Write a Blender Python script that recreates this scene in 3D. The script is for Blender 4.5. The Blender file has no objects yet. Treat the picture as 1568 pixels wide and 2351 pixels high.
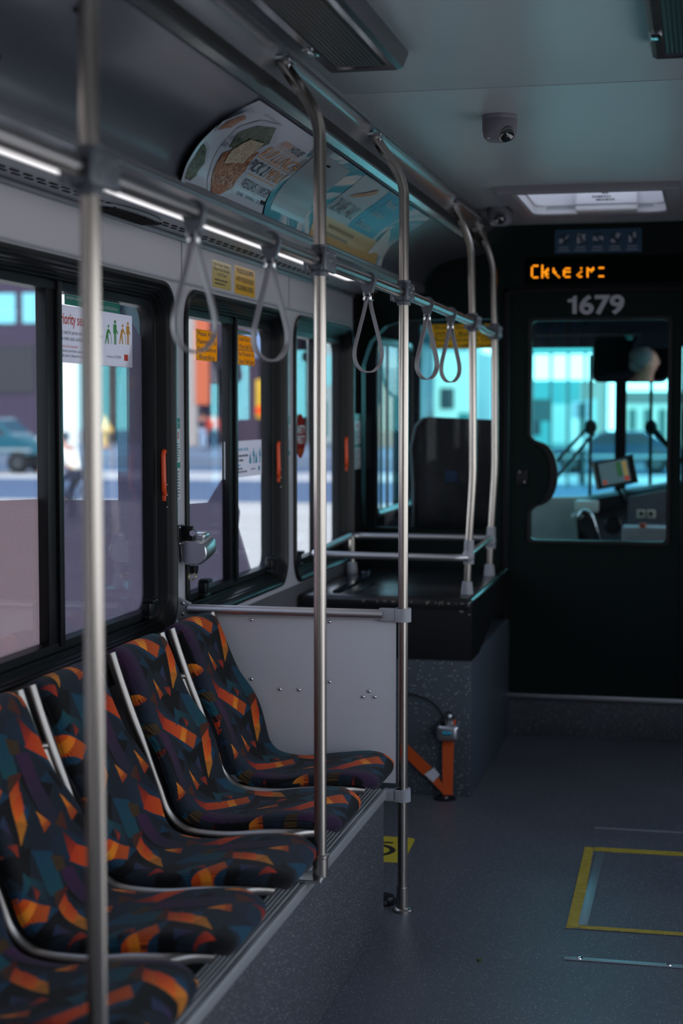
import bpy, bmesh, math, random
import numpy as np
from mathutils import Vector, Matrix
random.seed(7)
PI = math.pi
scn = bpy.context.scene
col = scn.collection

# ------------------------------------------------------------------ camera, world, lights, exposure
YAW, PITCH, EYE = math.radians(12.7375), math.radians(3.5648), 1.66
cd = bpy.data.cameras.new('camera'); cam = bpy.data.objects.new('camera', cd); col.objects.link(cam)
cam.location = (0, 0, EYE)
cam.rotation_euler = (PI / 2 - PITCH, 0, YAW)
cd.sensor_fit = 'VERTICAL'; cd.sensor_height = 36.0; cd.lens = 3700.0 / 2351.0 * 36.0
cd.clip_start = 0.05; cd.clip_end = 400
cd.dof.use_dof = True; cd.dof.focus_distance = 5.0; cd.dof.aperture_fstop = 2.2
scn.camera = cam
scn.view_settings.view_transform = 'Standard'; scn.view_settings.look = 'None'
scn.view_settings.gamma = 1.0; scn.view_settings.use_curve_mapping = False
scn.view_settings.exposure = 0.15
try:
    scn.cycles.use_denoising = True
    scn.cycles.max_bounces = 8; scn.cycles.transparent_max_bounces = 16
    scn.cycles.caustics_reflective = False; scn.cycles.caustics_refractive = False
    scn.cycles.sample_clamp_indirect = 4.0
except Exception:
    pass

world = bpy.data.worlds.new('sky'); scn.world = world; world.use_nodes = True
wn = world.node_tree; wn.nodes.clear()
w_out = wn.nodes.new('ShaderNodeOutputWorld'); w_bg = wn.nodes.new('ShaderNodeBackground')
w_tc = wn.nodes.new('ShaderNodeTexCoord'); w_sep = wn.nodes.new('ShaderNodeSeparateXYZ'); w_ramp = wn.nodes.new('ShaderNodeValToRGB')
wn.links.new(w_tc.outputs['Generated'], w_sep.inputs[0]); wn.links.new(w_sep.outputs['Z'], w_ramp.inputs[0])
w_ramp.color_ramp.elements[0].position = 0.0; w_ramp.color_ramp.elements[0].color = (0.92, 0.97, 1.0, 1)
w_ramp.color_ramp.elements[1].position = 0.7; w_ramp.color_ramp.elements[1].color = (0.50, 0.68, 0.95, 1)
wn.links.new(w_ramp.outputs[0], w_bg.inputs['Color'])
w_mr = wn.nodes.new('ShaderNodeMapRange'); w_mr.interpolation_type = 'SMOOTHSTEP'
w_mr.inputs['From Min'].default_value = 0.90; w_mr.inputs['From Max'].default_value = 0.99; w_mr.inputs['To Min'].default_value = 2.1; w_mr.inputs['To Max'].default_value = 4.5
wn.links.new(w_sep.outputs['Y'], w_mr.inputs['Value']); wn.links.new(w_mr.outputs[0], w_bg.inputs['Strength'])
wn.links.new(w_bg.outputs[0], w_out.inputs[0])

sd = bpy.data.lights.new('sun', 'SUN'); sd.energy = 4.0; sd.angle = math.radians(0.6); sd.color = (1.0, 0.93, 0.82)
sun = bpy.data.objects.new('sun', sd); col.objects.link(sun)
sun.rotation_euler = Vector((-0.04, 0.80, -0.60)).to_track_quat('-Z', 'Y').to_euler()

def portal(name, loc, rot, sx, sy):
    l = bpy.data.lights.new(name, 'AREA'); l.shape = 'RECTANGLE'; l.size = sx; l.size_y = sy
    l.cycles.is_portal = True
    o = bpy.data.objects.new(name, l); col.objects.link(o); o.location = loc; o.rotation_euler = rot
portal('daylight_right', (0.93, 3.2, 1.5), (PI / 2, 0, PI / 2), 7.6, 1.3)
portal('daylight_added_opening', (0.93, 9.68, 1.48), (PI / 2, 0, PI / 2), 0.95, 1.35)
portal('daylight_front', (-0.5, 10.6, 1.65), (-PI / 2, 0, 0), 2.6, 1.3)
portal('daylight_left', (-1.95, 5.0, 1.5), (PI / 2, 0, -PI / 2), 7.0, 1.2)

# ------------------------------------------------------------------ materials
MATS = {}
def mat(name, color, rough=0.5, metal=0.0, spec=0.5, bump=0.0, bscale=80.0, vary=0.0, vscale=6.0, emit=None, es=0.0, coat=0.0):
    if name in MATS: return MATS[name]
    m = bpy.data.materials.new(name); m.use_nodes = True
    nt = m.node_tree; b = nt.nodes['Principled BSDF']
    b.inputs['Base Color'].default_value = (*color, 1); b.inputs['Roughness'].default_value = rough
    b.inputs['Metallic'].default_value = metal; b.inputs['Specular IOR Level'].default_value = spec
    if coat: b.inputs['Coat Weight'].default_value = coat; b.inputs['Coat Roughness'].default_value = 0.12
    tc = nt.nodes.new('ShaderNodeTexCoord')
    nz = nt.nodes.new('ShaderNodeTexNoise'); nz.inputs['Scale'].default_value = vscale; nz.inputs['Detail'].default_value = 5
    nt.links.new(tc.outputs['Object'], nz.inputs['Vector'])
    mx = nt.nodes.new('ShaderNodeMix'); mx.data_type = 'RGBA'
    v = vary if vary else 0.06
    mx.inputs['A'].default_value = (*[c * (1 - v) for c in color], 1); mx.inputs['B'].default_value = (*[min(1, c * (1 + v)) for c in color], 1)
    nt.links.new(nz.outputs['Fac'], mx.inputs['Factor']); nt.links.new(mx.outputs['Result'], b.inputs['Base Color'])
    if bump:
        n2 = nt.nodes.new('ShaderNodeTexNoise'); n2.inputs['Scale'].default_value = bscale; n2.inputs['Detail'].default_value = 3
        bp = nt.nodes.new('ShaderNodeBump'); bp.inputs['Strength'].default_value = bump; bp.inputs['Distance'].default_value = 0.002
        nt.links.new(tc.outputs['Object'], n2.inputs['Vector']); nt.links.new(n2.outputs['Fac'], bp.inputs['Height'])
        nt.links.new(bp.outputs['Normal'], b.inputs['Normal'])
    if emit:
        b.inputs['Emission Color'].default_value = (*emit, 1); b.inputs['Emission Strength'].default_value = es
    MATS[name] = m
    return m

def speckle(name, base, scale=330.0, dots=(0.75, 0.78, 0.80), rough=0.55, patch=0.25):
    m = mat(name, base, rough, vary=patch, vscale=2.2)
    nt = m.node_tree; b = nt.nodes['Principled BSDF']
    tc = [n for n in nt.nodes if n.type == 'TEX_COORD'][0]; mx = [n for n in nt.nodes if n.type == 'MIX'][0]
    vo = nt.nodes.new('ShaderNodeTexVoronoi'); vo.inputs['Scale'].default_value = scale
    nt.links.new(tc.outputs['Object'], vo.inputs['Vector'])
    lt = nt.nodes.new('ShaderNodeMath'); lt.operation = 'LESS_THAN'; lt.inputs[1].default_value = 0.22
    nt.links.new(vo.outputs['Distance'], lt.inputs[0])
    sp = nt.nodes.new('ShaderNodeSeparateColor'); nt.links.new(vo.outputs['Color'], sp.inputs[0])
    g = nt.nodes.new('ShaderNodeMath'); g.operation = 'GREATER_THAN'; g.inputs[1].default_value = 0.74
    nt.links.new(sp.outputs['Red'], g.inputs[0])
    mu = nt.nodes.new('ShaderNodeMath'); mu.operation = 'MULTIPLY'
    nt.links.new(lt.outputs[0], mu.inputs[0]); nt.links.new(g.outputs[0], mu.inputs[1])
    m2 = nt.nodes.new('ShaderNodeMix'); m2.data_type = 'RGBA'; m2.inputs['B'].default_value = (*dots, 1)
    nt.links.new(mu.outputs[0], m2.inputs['Factor']); nt.links.new(mx.outputs['Result'], m2.inputs['A'])
    nt.links.new(m2.outputs['Result'], b.inputs['Base Color'])
    return m

def glass(name, tint, refl=0.5, rough=0.02):
    m = bpy.data.materials.new(name); m.use_nodes = True; nt = m.node_tree; nt.nodes.clear()
    o = nt.nodes.new('ShaderNodeOutputMaterial'); t = nt.nodes.new('ShaderNodeBsdfTransparent'); g = nt.nodes.new('ShaderNodeBsdfGlossy')
    t.inputs['Color'].default_value = (*tint, 1); g.inputs['Roughness'].default_value = rough
    f = nt.nodes.new('ShaderNodeFresnel'); f.inputs['IOR'].default_value = 1.45
    k = nt.nodes.new('ShaderNodeMath'); k.operation = 'MULTIPLY'; k.inputs[1].default_value = refl
    x = nt.nodes.new('ShaderNodeMixShader')
    nt.links.new(f.outputs[0], k.inputs[0]); nt.links.new(k.outputs[0], x.inputs[0]); nt.links.new(t.outputs[0], x.inputs[1]); nt.links.new(g.outputs[0], x.inputs[2])
    nt.links.new(x.outputs[0], o.inputs[0]); MATS[name] = m
    return m

def film_mat(name, tint, diff, opac):
    m = bpy.data.materials.new(name); m.use_nodes = True; nt = m.node_tree; nt.nodes.clear()
    o = nt.nodes.new('ShaderNodeOutputMaterial'); t = nt.nodes.new('ShaderNodeBsdfTransparent'); d = nt.nodes.new('ShaderNodeBsdfTranslucent')
    t.inputs['Color'].default_value = (*tint, 1); d.inputs['Color'].default_value = (*diff, 1)
    x = nt.nodes.new('ShaderNodeMixShader')
    tc = nt.nodes.new('ShaderNodeTexCoord'); v = nt.nodes.new('ShaderNodeTexVoronoi'); v.inputs['Scale'].default_value = 260
    v.inputs['Randomness'].default_value = 0.15
    nt.links.new(tc.outputs['Object'], v.inputs['Vector'])
    mr = nt.nodes.new('ShaderNodeMapRange'); mr.inputs['From Min'].default_value = 0.25; mr.inputs['From Max'].default_value = 0.55
    mr.inputs['To Min'].default_value = max(0, opac - 0.2); mr.inputs['To Max'].default_value = min(1, opac + 0.2)
    nt.links.new(v.outputs['Distance'], mr.inputs['Value']); nt.links.new(mr.outputs[0], x.inputs[0])
    nt.links.new(t.outputs[0], x.inputs[1]); nt.links.new(d.outputs[0], x.inputs[2]); nt.links.new(x.outputs[0], o.inputs[0]); MATS[name] = m
    return m

def emitter(name, color, s):
    m = bpy.data.materials.new(name); m.use_nodes = True; nt = m.node_tree; nt.nodes.clear()
    o = nt.nodes.new('ShaderNodeOutputMaterial'); e = nt.nodes.new('ShaderNodeEmission'); e.inputs[0].default_value = (*color, 1); e.inputs[1].default_value = s
    nt.links.new(e.outputs[0], o.inputs[0]); MATS[name] = m
    return m

def brushed(name, color, rough, axis):
    m = mat(name, color, rough, 1.0)
    nt = m.node_tree; b = nt.nodes['Principled BSDF']
    tc = [n for n in nt.nodes if n.type == 'TEX_COORD'][0]
    mp = nt.nodes.new('ShaderNodeMapping'); s = [300, 300, 300]; s[axis] = 4
    mp.inputs['Scale'].default_value = s; nt.links.new(tc.outputs['Object'], mp.inputs[0])
    n2 = nt.nodes.new('ShaderNodeTexNoise'); n2.inputs['Scale'].default_value = 1.0; nt.links.new(mp.outputs[0], n2.inputs['Vector'])
    bp = nt.nodes.new('ShaderNodeBump'); bp.inputs['Strength'].default_value = 0.12; bp.inputs['Distance'].default_value = 0.001
    nt.links.new(n2.outputs['Fac'], bp.inputs['Height']); nt.links.new(bp.outputs['Normal'], b.inputs['Normal'])
    return m

STEEL = brushed('brushed_steel', (0.56, 0.50, 0.45), 0.27, 2)
STEELY = brushed('brushed_steel_rail', (0.48, 0.44, 0.42), 0.26, 1)
SFRAME = brushed('seat_frame_steel', (0.34, 0.31, 0.29), 0.34, 0)
STEELX = brushed('satin_tube', (0.64, 0.62, 0.64), 0.40, 0)
CHROME = mat('chrome', (0.80, 0.80, 0.82), 0.12, 1.0)
ALU = mat('aluminium', (0.60, 0.61, 0.64), 0.32, 1.0)
FIT = mat('grey_fitting', (0.13, 0.14, 0.165), 0.38, 0.3)
FITL = mat('grey_clamp', (0.36, 0.365, 0.40), 0.42, 0.0)
WALL = mat('wall_laminate', (0.50, 0.49, 0.54), 0.42, bump=0.15, bscale=400, vary=0.05)
PANEL = mat('panel_laminate', (0.62, 0.61, 0.66), 0.45, bump=0.1, bscale=500, vary=0.06, vscale=2.0)
LOWER = mat('shaded_lower_wall', (0.10, 0.095, 0.105), 0.7, vary=0.3)  # shade low behind the seats put into a dark base colour
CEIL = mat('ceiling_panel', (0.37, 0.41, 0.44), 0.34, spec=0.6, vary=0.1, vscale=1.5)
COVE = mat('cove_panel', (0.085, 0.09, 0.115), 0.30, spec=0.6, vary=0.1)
TRIM = mat('cove_trim', (0.26, 0.26, 0.29), 0.30, 0.4)
SOFF = mat('soffit', (0.34, 0.35, 0.39), 0.30, spec=0.6)
RUB = mat('black_rubber', (0.008, 0.009, 0.011), 0.33, spec=0.3)
RUBM = mat('black_sash', (0.007, 0.008, 0.010), 0.4, spec=0.25)
BLK = mat('black_panel', (0.009, 0.0145, 0.014), 0.6, spec=0.05)
BLK2 = mat('charcoal_panel', (0.020, 0.019, 0.022), 0.7, spec=0.0)
BOXTOP = mat('black_moulded_plastic', (0.012, 0.012, 0.014), 0.22, spec=0.6, bump=0.1, bscale=300, vary=0.3)
DARK = mat('dark_gap', (0.004, 0.004, 0.005), 0.7)
FLOOR = speckle('speckled_floor', (0.092, 0.094, 0.110), 190, rough=0.42, patch=0.3)
PED = speckle('speckled_pedestal', (0.062, 0.064, 0.076), 180, rough=0.5)
BOXS = speckle('speckled_box', (0.06, 0.075, 0.095), 130, rough=0.5)
YEL = mat('yellow_vinyl', (0.85, 0.50, 0.02), 0.4)
GOLD = mat('gold_vinyl', (0.58, 0.46, 0.16), 0.22, spec=0.7)
AMB = mat('amber_vinyl', (0.80, 0.45, 0.03), 0.25, spec=0.7)
YTAPE = mat('worn_yellow_tape', (0.42, 0.30, 0.03), 0.6, vary=0.5, vscale=40)
WHITE = mat('white_print', (0.72, 0.72, 0.76), 0.4)
INK = mat('black_ink', (0.010, 0.010, 0.011), 0.5)
REDINK = mat('red_ink', (0.62, 0.05, 0.02), 0.5)
GREEN = mat('green_print', (0.02, 0.22, 0.16), 0.45)
GRNI = mat('green_ink', (0.06, 0.32, 0.08), 0.5)
OCH = mat('ochre_ink', (0.70, 0.33, 0.04), 0.5)
TEALI = mat('teal_ink', (0.02, 0.34, 0.55), 0.45)
ORANGE = mat('red_orange_plastic', (0.85, 0.09, 0.02), 0.35)
BELT = mat('orange_webbing', (0.75, 0.10, 0.012), 0.7, bump=0.5, bscale=600)
STRAP = mat('grey_strap_rubber', (0.20, 0.19, 0.215), 0.38, bump=0.1, bscale=500)
GLASS = glass('window_glass', (0.90, 0.91, 0.93), 0.35)
WGLASS = glass('windscreen_glass', (0.50, 0.90, 0.92), 0.4)
CGLASS = glass('cab_side_glass', (0.74, 0.93, 0.94), 0.06)
DGLASS = glass('door_glass', (0.92, 0.97, 0.98), 0.4)
FILM = film_mat('perforated_film', (0.58, 0.51, 0.53), (0.46, 0.36, 0.36), 0.42)
FILM2 = film_mat('smoky_film', (0.50, 0.47, 0.55), (0.20, 0.18, 0.21), 0.40)
def vinyl(name, color, k=0.5):
    m = bpy.data.materials.new(name); m.use_nodes = True; nt = m.node_tree; nt.nodes.clear()
    o = nt.nodes.new('ShaderNodeOutputMaterial'); d = nt.nodes.new('ShaderNodeBsdfDiffuse'); t = nt.nodes.new('ShaderNodeBsdfTranslucent'); x = nt.nodes.new('ShaderNodeMixShader')
    d.inputs[0].default_value = (*color, 1); t.inputs[0].default_value = (*color, 1); x.inputs[0].default_value = k
    nt.links.new(d.outputs[0], x.inputs[1]); nt.links.new(t.outputs[0], x.inputs[2]); nt.links.new(x.outputs[0], o.inputs[0]); MATS[name] = m
    return m
VYEL = vinyl('yellow_glass_vinyl', (0.95, 0.52, 0.02)); VWHITE = vinyl('white_glass_vinyl', (0.80, 0.79, 0.84)); VRED = vinyl('decal_red', (0.34, 0.06, 0.055)); VORG = vinyl('decal_orange', (0.66, 0.16, 0.06))
LED = emitter('amber_led', (1.0, 0.30, 0.01), 1.6)
STRIPL = emitter('light_strip_lens', (1.0, 0.96, 0.98), 1.25)
CLOUD = None

# ------------------------------------------------------------------ mesh helpers
def link(o, parent=None):
    col.objects.link(o)
    if parent is not None: o.parent = parent
    return o

def tag(o, label=None, cat=None, group=None, kind=None):
    if label: o['label'] = label
    if cat: o['category'] = cat
    if group: o['group'] = group
    if kind: o['kind'] = kind
    return o

def empty(name, loc=(0, 0, 0), label=None, cat=None, group=None, kind=None):
    o = bpy.data.objects.new(name, None); o.empty_display_size = 0.05; link(o); o.location = loc
    return tag(o, label, cat, group, kind)

def origin(parent):
    v = Vector((0, 0, 0))
    while parent is not None:
        v += parent.location; parent = parent.parent
    return v

class MB:
    def __init__(s): s.b = bmesh.new()
    def box(s, x0, x1, y0, y1, z0, z1, bev=0.0, M=None):
        r = bmesh.ops.create_cube(s.b, size=1.0)
        T = Matrix.Translation(((x0 + x1) / 2, (y0 + y1) / 2, (z0 + z1) / 2)) @ Matrix.Diagonal((abs(x1 - x0), abs(y1 - y0), abs(z1 - z0), 1))
        if M is not None: T = M @ T
        bmesh.ops.transform(s.b, matrix=T, verts=r['verts'])
        if bev:
            es = list({e for v in r['verts'] for e in v.link_edges})
            bmesh.ops.bevel(s.b, geom=es, offset=bev, segments=3, affect='EDGES', profile=0.5)
        return s
    def cyl(s, p0, p1, r0, r1=None, n=20):
        p0 = Vector(p0); p1 = Vector(p1); d = p1 - p0
        q = d.to_track_quat('Z', 'Y').to_matrix().to_4x4()
        bmesh.ops.create_cone(s.b, cap_ends=True, segments=n, radius1=r0, radius2=r0 if r1 is None else r1, depth=d.length,
                              matrix=Matrix.Translation((p0 + p1) / 2) @ q)
        return s
    def ball(s, c, r, sc=(1, 1, 1), u=16, v=10, M=None):
        T = Matrix.Translation(c) @ (M if M is not None else Matrix()) @ Matrix.Diagonal((sc[0], sc[1], sc[2], 1))
        bmesh.ops.create_uvsphere(s.b, u_segments=u, v_segments=v, radius=r, matrix=T); return s
    def lathe(s, c, axis, prof, n=24):
        q = Vector(axis).to_track_quat('Z', 'Y').to_matrix(); c = Vector(c); rings = []
        for (r, h) in prof:
            rings.append([s.b.verts.new(c + q @ Vector((r * math.cos(2 * PI * k / n), r * math.sin(2 * PI * k / n), h))) for k in range(n)])
        for a, b in zip(rings, rings[1:]):
            for k in range(n): s.b.faces.new((a[k], a[(k + 1) % n], b[(k + 1) % n], b[k]))
        s.b.faces.new(rings[0][::-1]); s.b.faces.new(rings[-1]); return s
    def sweep(s, pts, r, n=16, rx=None, closed=False):
        pts = [Vector(p) for p in pts]; N = len(pts); rings = []
        up = None
        for i, p in enumerate(pts):
            if closed: t = (pts[(i + 1) % N] - pts[i - 1])
            else: t = (pts[min(i + 1, N - 1)] - pts[max(i - 1, 0)])
            t.normalize()
            if up is None:
                up = Vector((0, 0, 1)) if abs(t.z) < 0.9 else Vector((1, 0, 0))
            a = (up - t * up.dot(t)); a.normalize(); b = t.cross(a); up = a
            rr = r[i] if isinstance(r, (list, tuple)) else r
            rb = rr if rx is None else rx
            rings.append([s.b.verts.new(p + a * rr * math.cos(2 * PI * k / n) + b * rb * math.sin(2 * PI * k / n)) for k in range(n)])
        m = N if closed else N - 1
        for i in range(m):
            A, B = rings[i], rings[(i + 1) % N]
            for k in range(n): s.b.faces.new((A[k], A[(k + 1) % n], B[(k + 1) % n], B[k]))
        if not closed:
            s.b.faces.new(rings[0][::-1]); s.b.faces.new(rings[-1])
        return s
    def loft(s, loops, closed_loop=True, cap=False):
        R = [[s.b.verts.new(p) for p in L] for L in loops]
        for A, B in zip(R, R[1:]):
            n = len(A)
            for k in range(n if closed_loop else n - 1): s.b.faces.new((A[k], A[(k + 1) % n], B[(k + 1) % n], B[k]))
        if cap: s.b.faces.new(R[0][::-1]); s.b.faces.new(R[-1])
        return s
    def poly(s, pts, thick=None):
        f = s.b.faces.new([s.b.verts.new(p) for p in pts])
        if thick is not None:
            g = bmesh.ops.extrude_face_region(s.b, geom=[f])
            bmesh.ops.translate(s.b, vec=thick, verts=[v for v in g['geom'] if isinstance(v, bmesh.types.BMVert)])
        return s
    def plate(s, outer, holes, f, thick):
        es = []
        for L in [outer] + holes:
            vs = [s.b.verts.new(f(*p)) for p in L]
            es += [s.b.edges.new((vs[i], vs[(i + 1) % len(vs)])) for i in range(len(vs))]
        g = bmesh.ops.triangle_fill(s.b, use_beauty=True, use_dissolve=False, edges=es)
        fs = [x for x in g['geom'] if isinstance(x, bmesh.types.BMFace)]
        g = bmesh.ops.extrude_face_region(s.b, geom=fs)
        bmesh.ops.translate(s.b, vec=thick, verts=[v for v in g['geom'] if isinstance(v, bmesh.types.BMVert)])
        return s
    def mesh(s, me, M):
        n0 = len(s.b.verts); s.b.from_mesh(me); s.b.verts.ensure_lookup_table()
        for v in s.b.verts[n0:]: v.co = M(v.co) if callable(M) else M @ v.co
        return s
    def build(s, name, m, parent=None, smooth=40, **kw):
        bmesh.ops.recalc_face_normals(s.b, faces=s.b.faces)
        o = origin(parent)
        if o.length: bmesh.ops.translate(s.b, vec=-o, verts=s.b.verts)
        me = bpy.data.meshes.new(name); s.b.to_mesh(me); s.b.free()
        me.materials.append(m)
        if smooth:
            me.polygons.foreach_set('use_smooth', [True] * len(me.polygons))
            me.set_sharp_from_angle(angle=math.radians(smooth))
        ob = bpy.data.objects.new(name, me); link(ob, parent)
        return tag(ob, **kw)

def fillet(pts, rad, seg=8):
    pts = [Vector(p) for p in pts]; out = [pts[0]]
    for a, b, c in zip(pts, pts[1:], pts[2:]):
        d1 = (a - b); d2 = (c - b); l = min(rad, d1.length * 0.49, d2.length * 0.49)
        p = b + d1.normalized() * l; q = b + d2.normalized() * l
        for k in range(seg + 1):
            t = k / seg; out.append(p * (1 - t) ** 2 + b * 2 * t * (1 - t) + q * t * t)
    out.append(pts[-1]); return out

def smooth_path(pts, n):
    P = [Vector(p) for p in pts]; P = [P[0] * 2 - P[1]] + P + [P[-1] * 2 - P[-2]]; raw = []
    for i in range(1, len(P) - 2):
        for k in range(24):
            t = k / 24; a, b, c, d = P[i - 1], P[i], P[i + 1], P[i + 2]
            raw.append(0.5 * ((2 * b) + (c - a) * t + (2 * a - 5 * b + 4 * c - d) * t * t + (3 * b - a - 3 * c + d) * t ** 3))
    raw.append(P[-2]); L = [0]
    for a, b in zip(raw, raw[1:]): L.append(L[-1] + (b - a).length)
    out = []; j = 0
    for k in range(n + 1):
        s = L[-1] * k / n
        while j < len(L) - 2 and L[j + 1] < s: j += 1
        t = (s - L[j]) / max(1e-9, L[j + 1] - L[j]); out.append(raw[j].lerp(raw[j + 1], min(1, t)))
    return out, L[-1]

def rrect(a0, a1, b0, b1, r, n=8):
    out = []
    for (ca, cb, st) in ((a1 - r, b1 - r, 0), (a0 + r, b1 - r, 1), (a0 + r, b0 + r, 2), (a1 - r, b0 + r, 3)):
        for k in range(n + 1):
            t = (st + k / n) * PI / 2; out.append((ca + r * math.cos(t), cb + r * math.sin(t)))
    return out

class TL(MB):           # print: every line or figure becomes a part of its own
    def __init__(s): s.items = []; s.new()
    def new(s):
        s.b = bmesh.new(); s.items.append(s.b); return s
    def build(s, name, m, parent=None, smooth=0, **kw):
        out = None
        for b in s.items:
            if not b.verts: b.free(); continue
            q = MB.__new__(MB); q.b = b; out = q.build(name, m, parent, smooth, **kw)
        return out
FONT_CACHE = {}
def text_mesh(body, bold=0.0):
    k = (body, bold)
    if k in FONT_CACHE: return FONT_CACHE[k]
    c = bpy.data.curves.new('lettering', 'FONT'); c.body = body; c.size = 1.0; c.resolution_u = 3; c.offset = bold; c.extrude = 0.0
    o = bpy.data.objects.new('lettering', c); col.objects.link(o)
    dg = bpy.context.evaluated_depsgraph_get(); dg.update()
    me = bpy.data.meshes.new_from_object(o.evaluated_get(dg))
    bpy.data.objects.remove(o); bpy.data.curves.remove(c)
    xs = [v.co.x for v in me.vertices] or [0, 1]
    FONT_CACHE[k] = (me, min(xs), max(xs)); return FONT_CACHE[k]

class Frame:            # a printed surface: origin, right, up, normal
    def __init__(s, o, r, u, n): s.o, s.r, s.u, s.n = Vector(o), Vector(r), Vector(u), Vector(n)
    def p(s, a, b, d=0.0): return s.o + s.r * a + s.u * b + s.n * d
def wallF(y, z, x=-1.75): return Frame((x, y, z), (0, 1, 0), (0, 0, 1), (1, 0, 0))
def frontF(x, z, y=8.2): return Frame((x, y, z), (1, 0, 0), (0, 0, 1), (0, -1, 0))

def put_text(mb, F, s, a, b, h, w=None, align='L', bold=0.0, d=0.0016):
    """letters of cap height h, left/centre at (a,b) baseline; w squeezes the line to that width"""
    if isinstance(mb, TL): mb.new()
    me, x0, x1 = text_mesh(s, bold); k = h / 0.70; kx = k if w is None else w / max(1e-6, (x1 - x0)); W = (x1 - x0) * kx
    a0 = a - (W / 2 if align == 'C' else W if align == 'R' else 0)
    mb.mesh(me, lambda v: F.p(a0 + (v.x - x0) * kx, b + v.y * k, d)); return mb

def slab(mb, F, a0, a1, b0, b1, d0=0.0, d1=0.001):
    P = [F.p(a, b, d0) for a, b in ((a0, b0), (a1, b0), (a1, b1), (a0, b1))]
    return mb.poly(P, F.n * (d1 - d0))

def lines(mb, F, a0, a1, b1, b0, n, rnd, d=0.0016, fill=0.5):
    if isinstance(mb, TL): mb.new()
    st = (b1 - b0) / n
    for i in range(n):
        a = a0; bb = b1 - st * (i + 0.8); end = a1 - rnd.random() * (a1 - a0) * 0.35
        while a < end:
            w = st * (0.8 + rnd.random() * 2.2); slab(mb, F, a, min(a + w, end), bb, bb + st * fill, d - 0.0004, d); a += w + st * 0.45
    return mb

# ------------------------------------------------------------------ the bus shell
mb = MB(); mb.box(-1.85, 0.86, -1.2, 8.2, -0.06, 0.0); mb.build('floor', FLOOR, kind='structure')
mb = MB(); mb.box(-1.85, 0.86, 8.2, 10.6, -0.06, 0.20); mb.build('floor', BLK2, kind='structure')
mb = MB()
for a, b in ((-1.2, 1.70), (1.708, 4.73)): mb.box(-1.09, 0.30, a, b, 2.6, 2.64, 0.002)
HOLE = [(-0.80, 6.85), (-0.19, 6.85), (-0.19, 7.62), (-0.80, 7.62)]
fxy = lambda z: (lambda a, b: Vector((a, b, z)))
mb.plate([(-1.09, 4.738), (0.30, 4.738), (0.30, 8.26), (-1.09, 8.26)], [HOLE], fxy(2.6), Vector((0, 0, 0.04)))
mb.build('ceiling', CEIL, kind='structure')
MB().plate([(-1.9, -1.2), (0.9, -1.2), (0.9, 10.7), (-1.9, 10.7)], [HOLE], fxy(2.645), Vector((0, 0, 0.05))).build('roof', BLK2, None, 0, kind='structure')
# left wall with three openings
WIN = [(3.08, 5.17, 0.92, 2.085), (5.29, 6.655, 0.925, 2.08), (6.79, 7.98, 0.91, 2.08)]
fyz = lambda x: (lambda a, b: Vector((x, a, b)))
mb = MB().plate([(0.3, 0.45), (7.995, 0.45), (7.995, 2.30), (0.3, 2.30)], [rrect(a + 0.012, b - 0.012, c + 0.012, d - 0.012, 0.10) for a, b, c, d in WIN],
                fyz(-1.75), Vector((-0.09, 0, 0)))
mb.build('wall_left', WALL, smooth=0, kind='structure')
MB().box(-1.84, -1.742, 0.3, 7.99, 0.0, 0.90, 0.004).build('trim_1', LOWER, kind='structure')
mb = MB()
for (y, z0, z1) in ((5.272, 2.10, 2.25), (6.72, 2.10, 2.25)): mb.box(-1.7505, -1.747, y - 0.004, y + 0.004, z0, z1)
mb.box(-1.7505, -1.744, 0.3, 7.98, 2.098, 2.104); mb.build('trim_2', FITL, kind='structure')
# dark forward part of the left wall, with the driver's side window
mb = MB().plate([(7.99, 0.2), (10.0, 0.2), (10.0, 2.55), (7.99, 2.55)], [rrect(8.62, 9.70, 1.09, 2.06, 0.07)], fyz(-1.752), Vector((-0.02, 0, 0)))
mb.build('wall_left', BLK2, smooth=0, kind='structure')
# right wall: window band and door opening, out of the photograph but it lets the daylight in
mb = MB().plate([(-1.2, 0.0), (8.2, 0.0), (8.2, 2.64), (-1.2, 2.64)],
                [[(-0.6, 1.0), (1.15, 1.0), (1.15, 2.08), (-0.6, 2.08)], [(1.3, 1.0), (2.75, 1.0), (2.75, 2.08), (1.3, 2.08)],
                 [(2.95, 0.06), (4.2, 0.06), (4.2, 2.14), (2.95, 2.14)], [(4.4, 1.0), (5.8, 1.0), (5.8, 2.08), (4.4, 2.08)], [(5.95, 1.0), (7.1, 1.0), (7.1, 2.08), (5.95, 2.08)]],
                fyz(0.82), Vector((0.08, 0, 0)))
mb.build('wall_right', WALL, smooth=0, kind='structure')
MB().plate([(8.2, 0.2), (10.34, 0.2), (10.34, 2.6), (8.2, 2.6)], [[(9.2, 0.8), (10.15, 0.8), (10.15, 2.15), (9.2, 2.15)]], fyz(0.82), Vector((0.05, 0, 0))).build('wall_right', BLK2, None, 0, kind='structure')  # unseen side opening, added to let neutral daylight onto the driver
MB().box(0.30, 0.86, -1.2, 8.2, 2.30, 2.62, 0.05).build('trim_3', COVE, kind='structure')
MB().box(-1.85, 0.90, -1.28, -1.2, 0.0, 2.64).build('wall_back', BLK2, kind='structure')

def extr(profile, y0, y1, name, m, smooth=40, thick=0.004, n=2, kind='structure', parent=None):
    mb = MB(); P = [Vector((x, 0, z)) for x, z in profile]
    nrm = []
    for i in range(len(P)):
        t = (P[min(i + 1, len(P) - 1)] - P[max(i - 1, 0)]).normalized(); nrm.append(Vector((-t.z, 0, t.x)))
    loop = P + [p + q * thick for p, q in zip(reversed(P), reversed(nrm))]
    mb.loft([[p + Vector((0, y, 0)) for p in loop] for y in np.linspace(y0, y1, n)], cap=True)
    return mb.build(name, m, parent, smooth, kind=kind)

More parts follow.
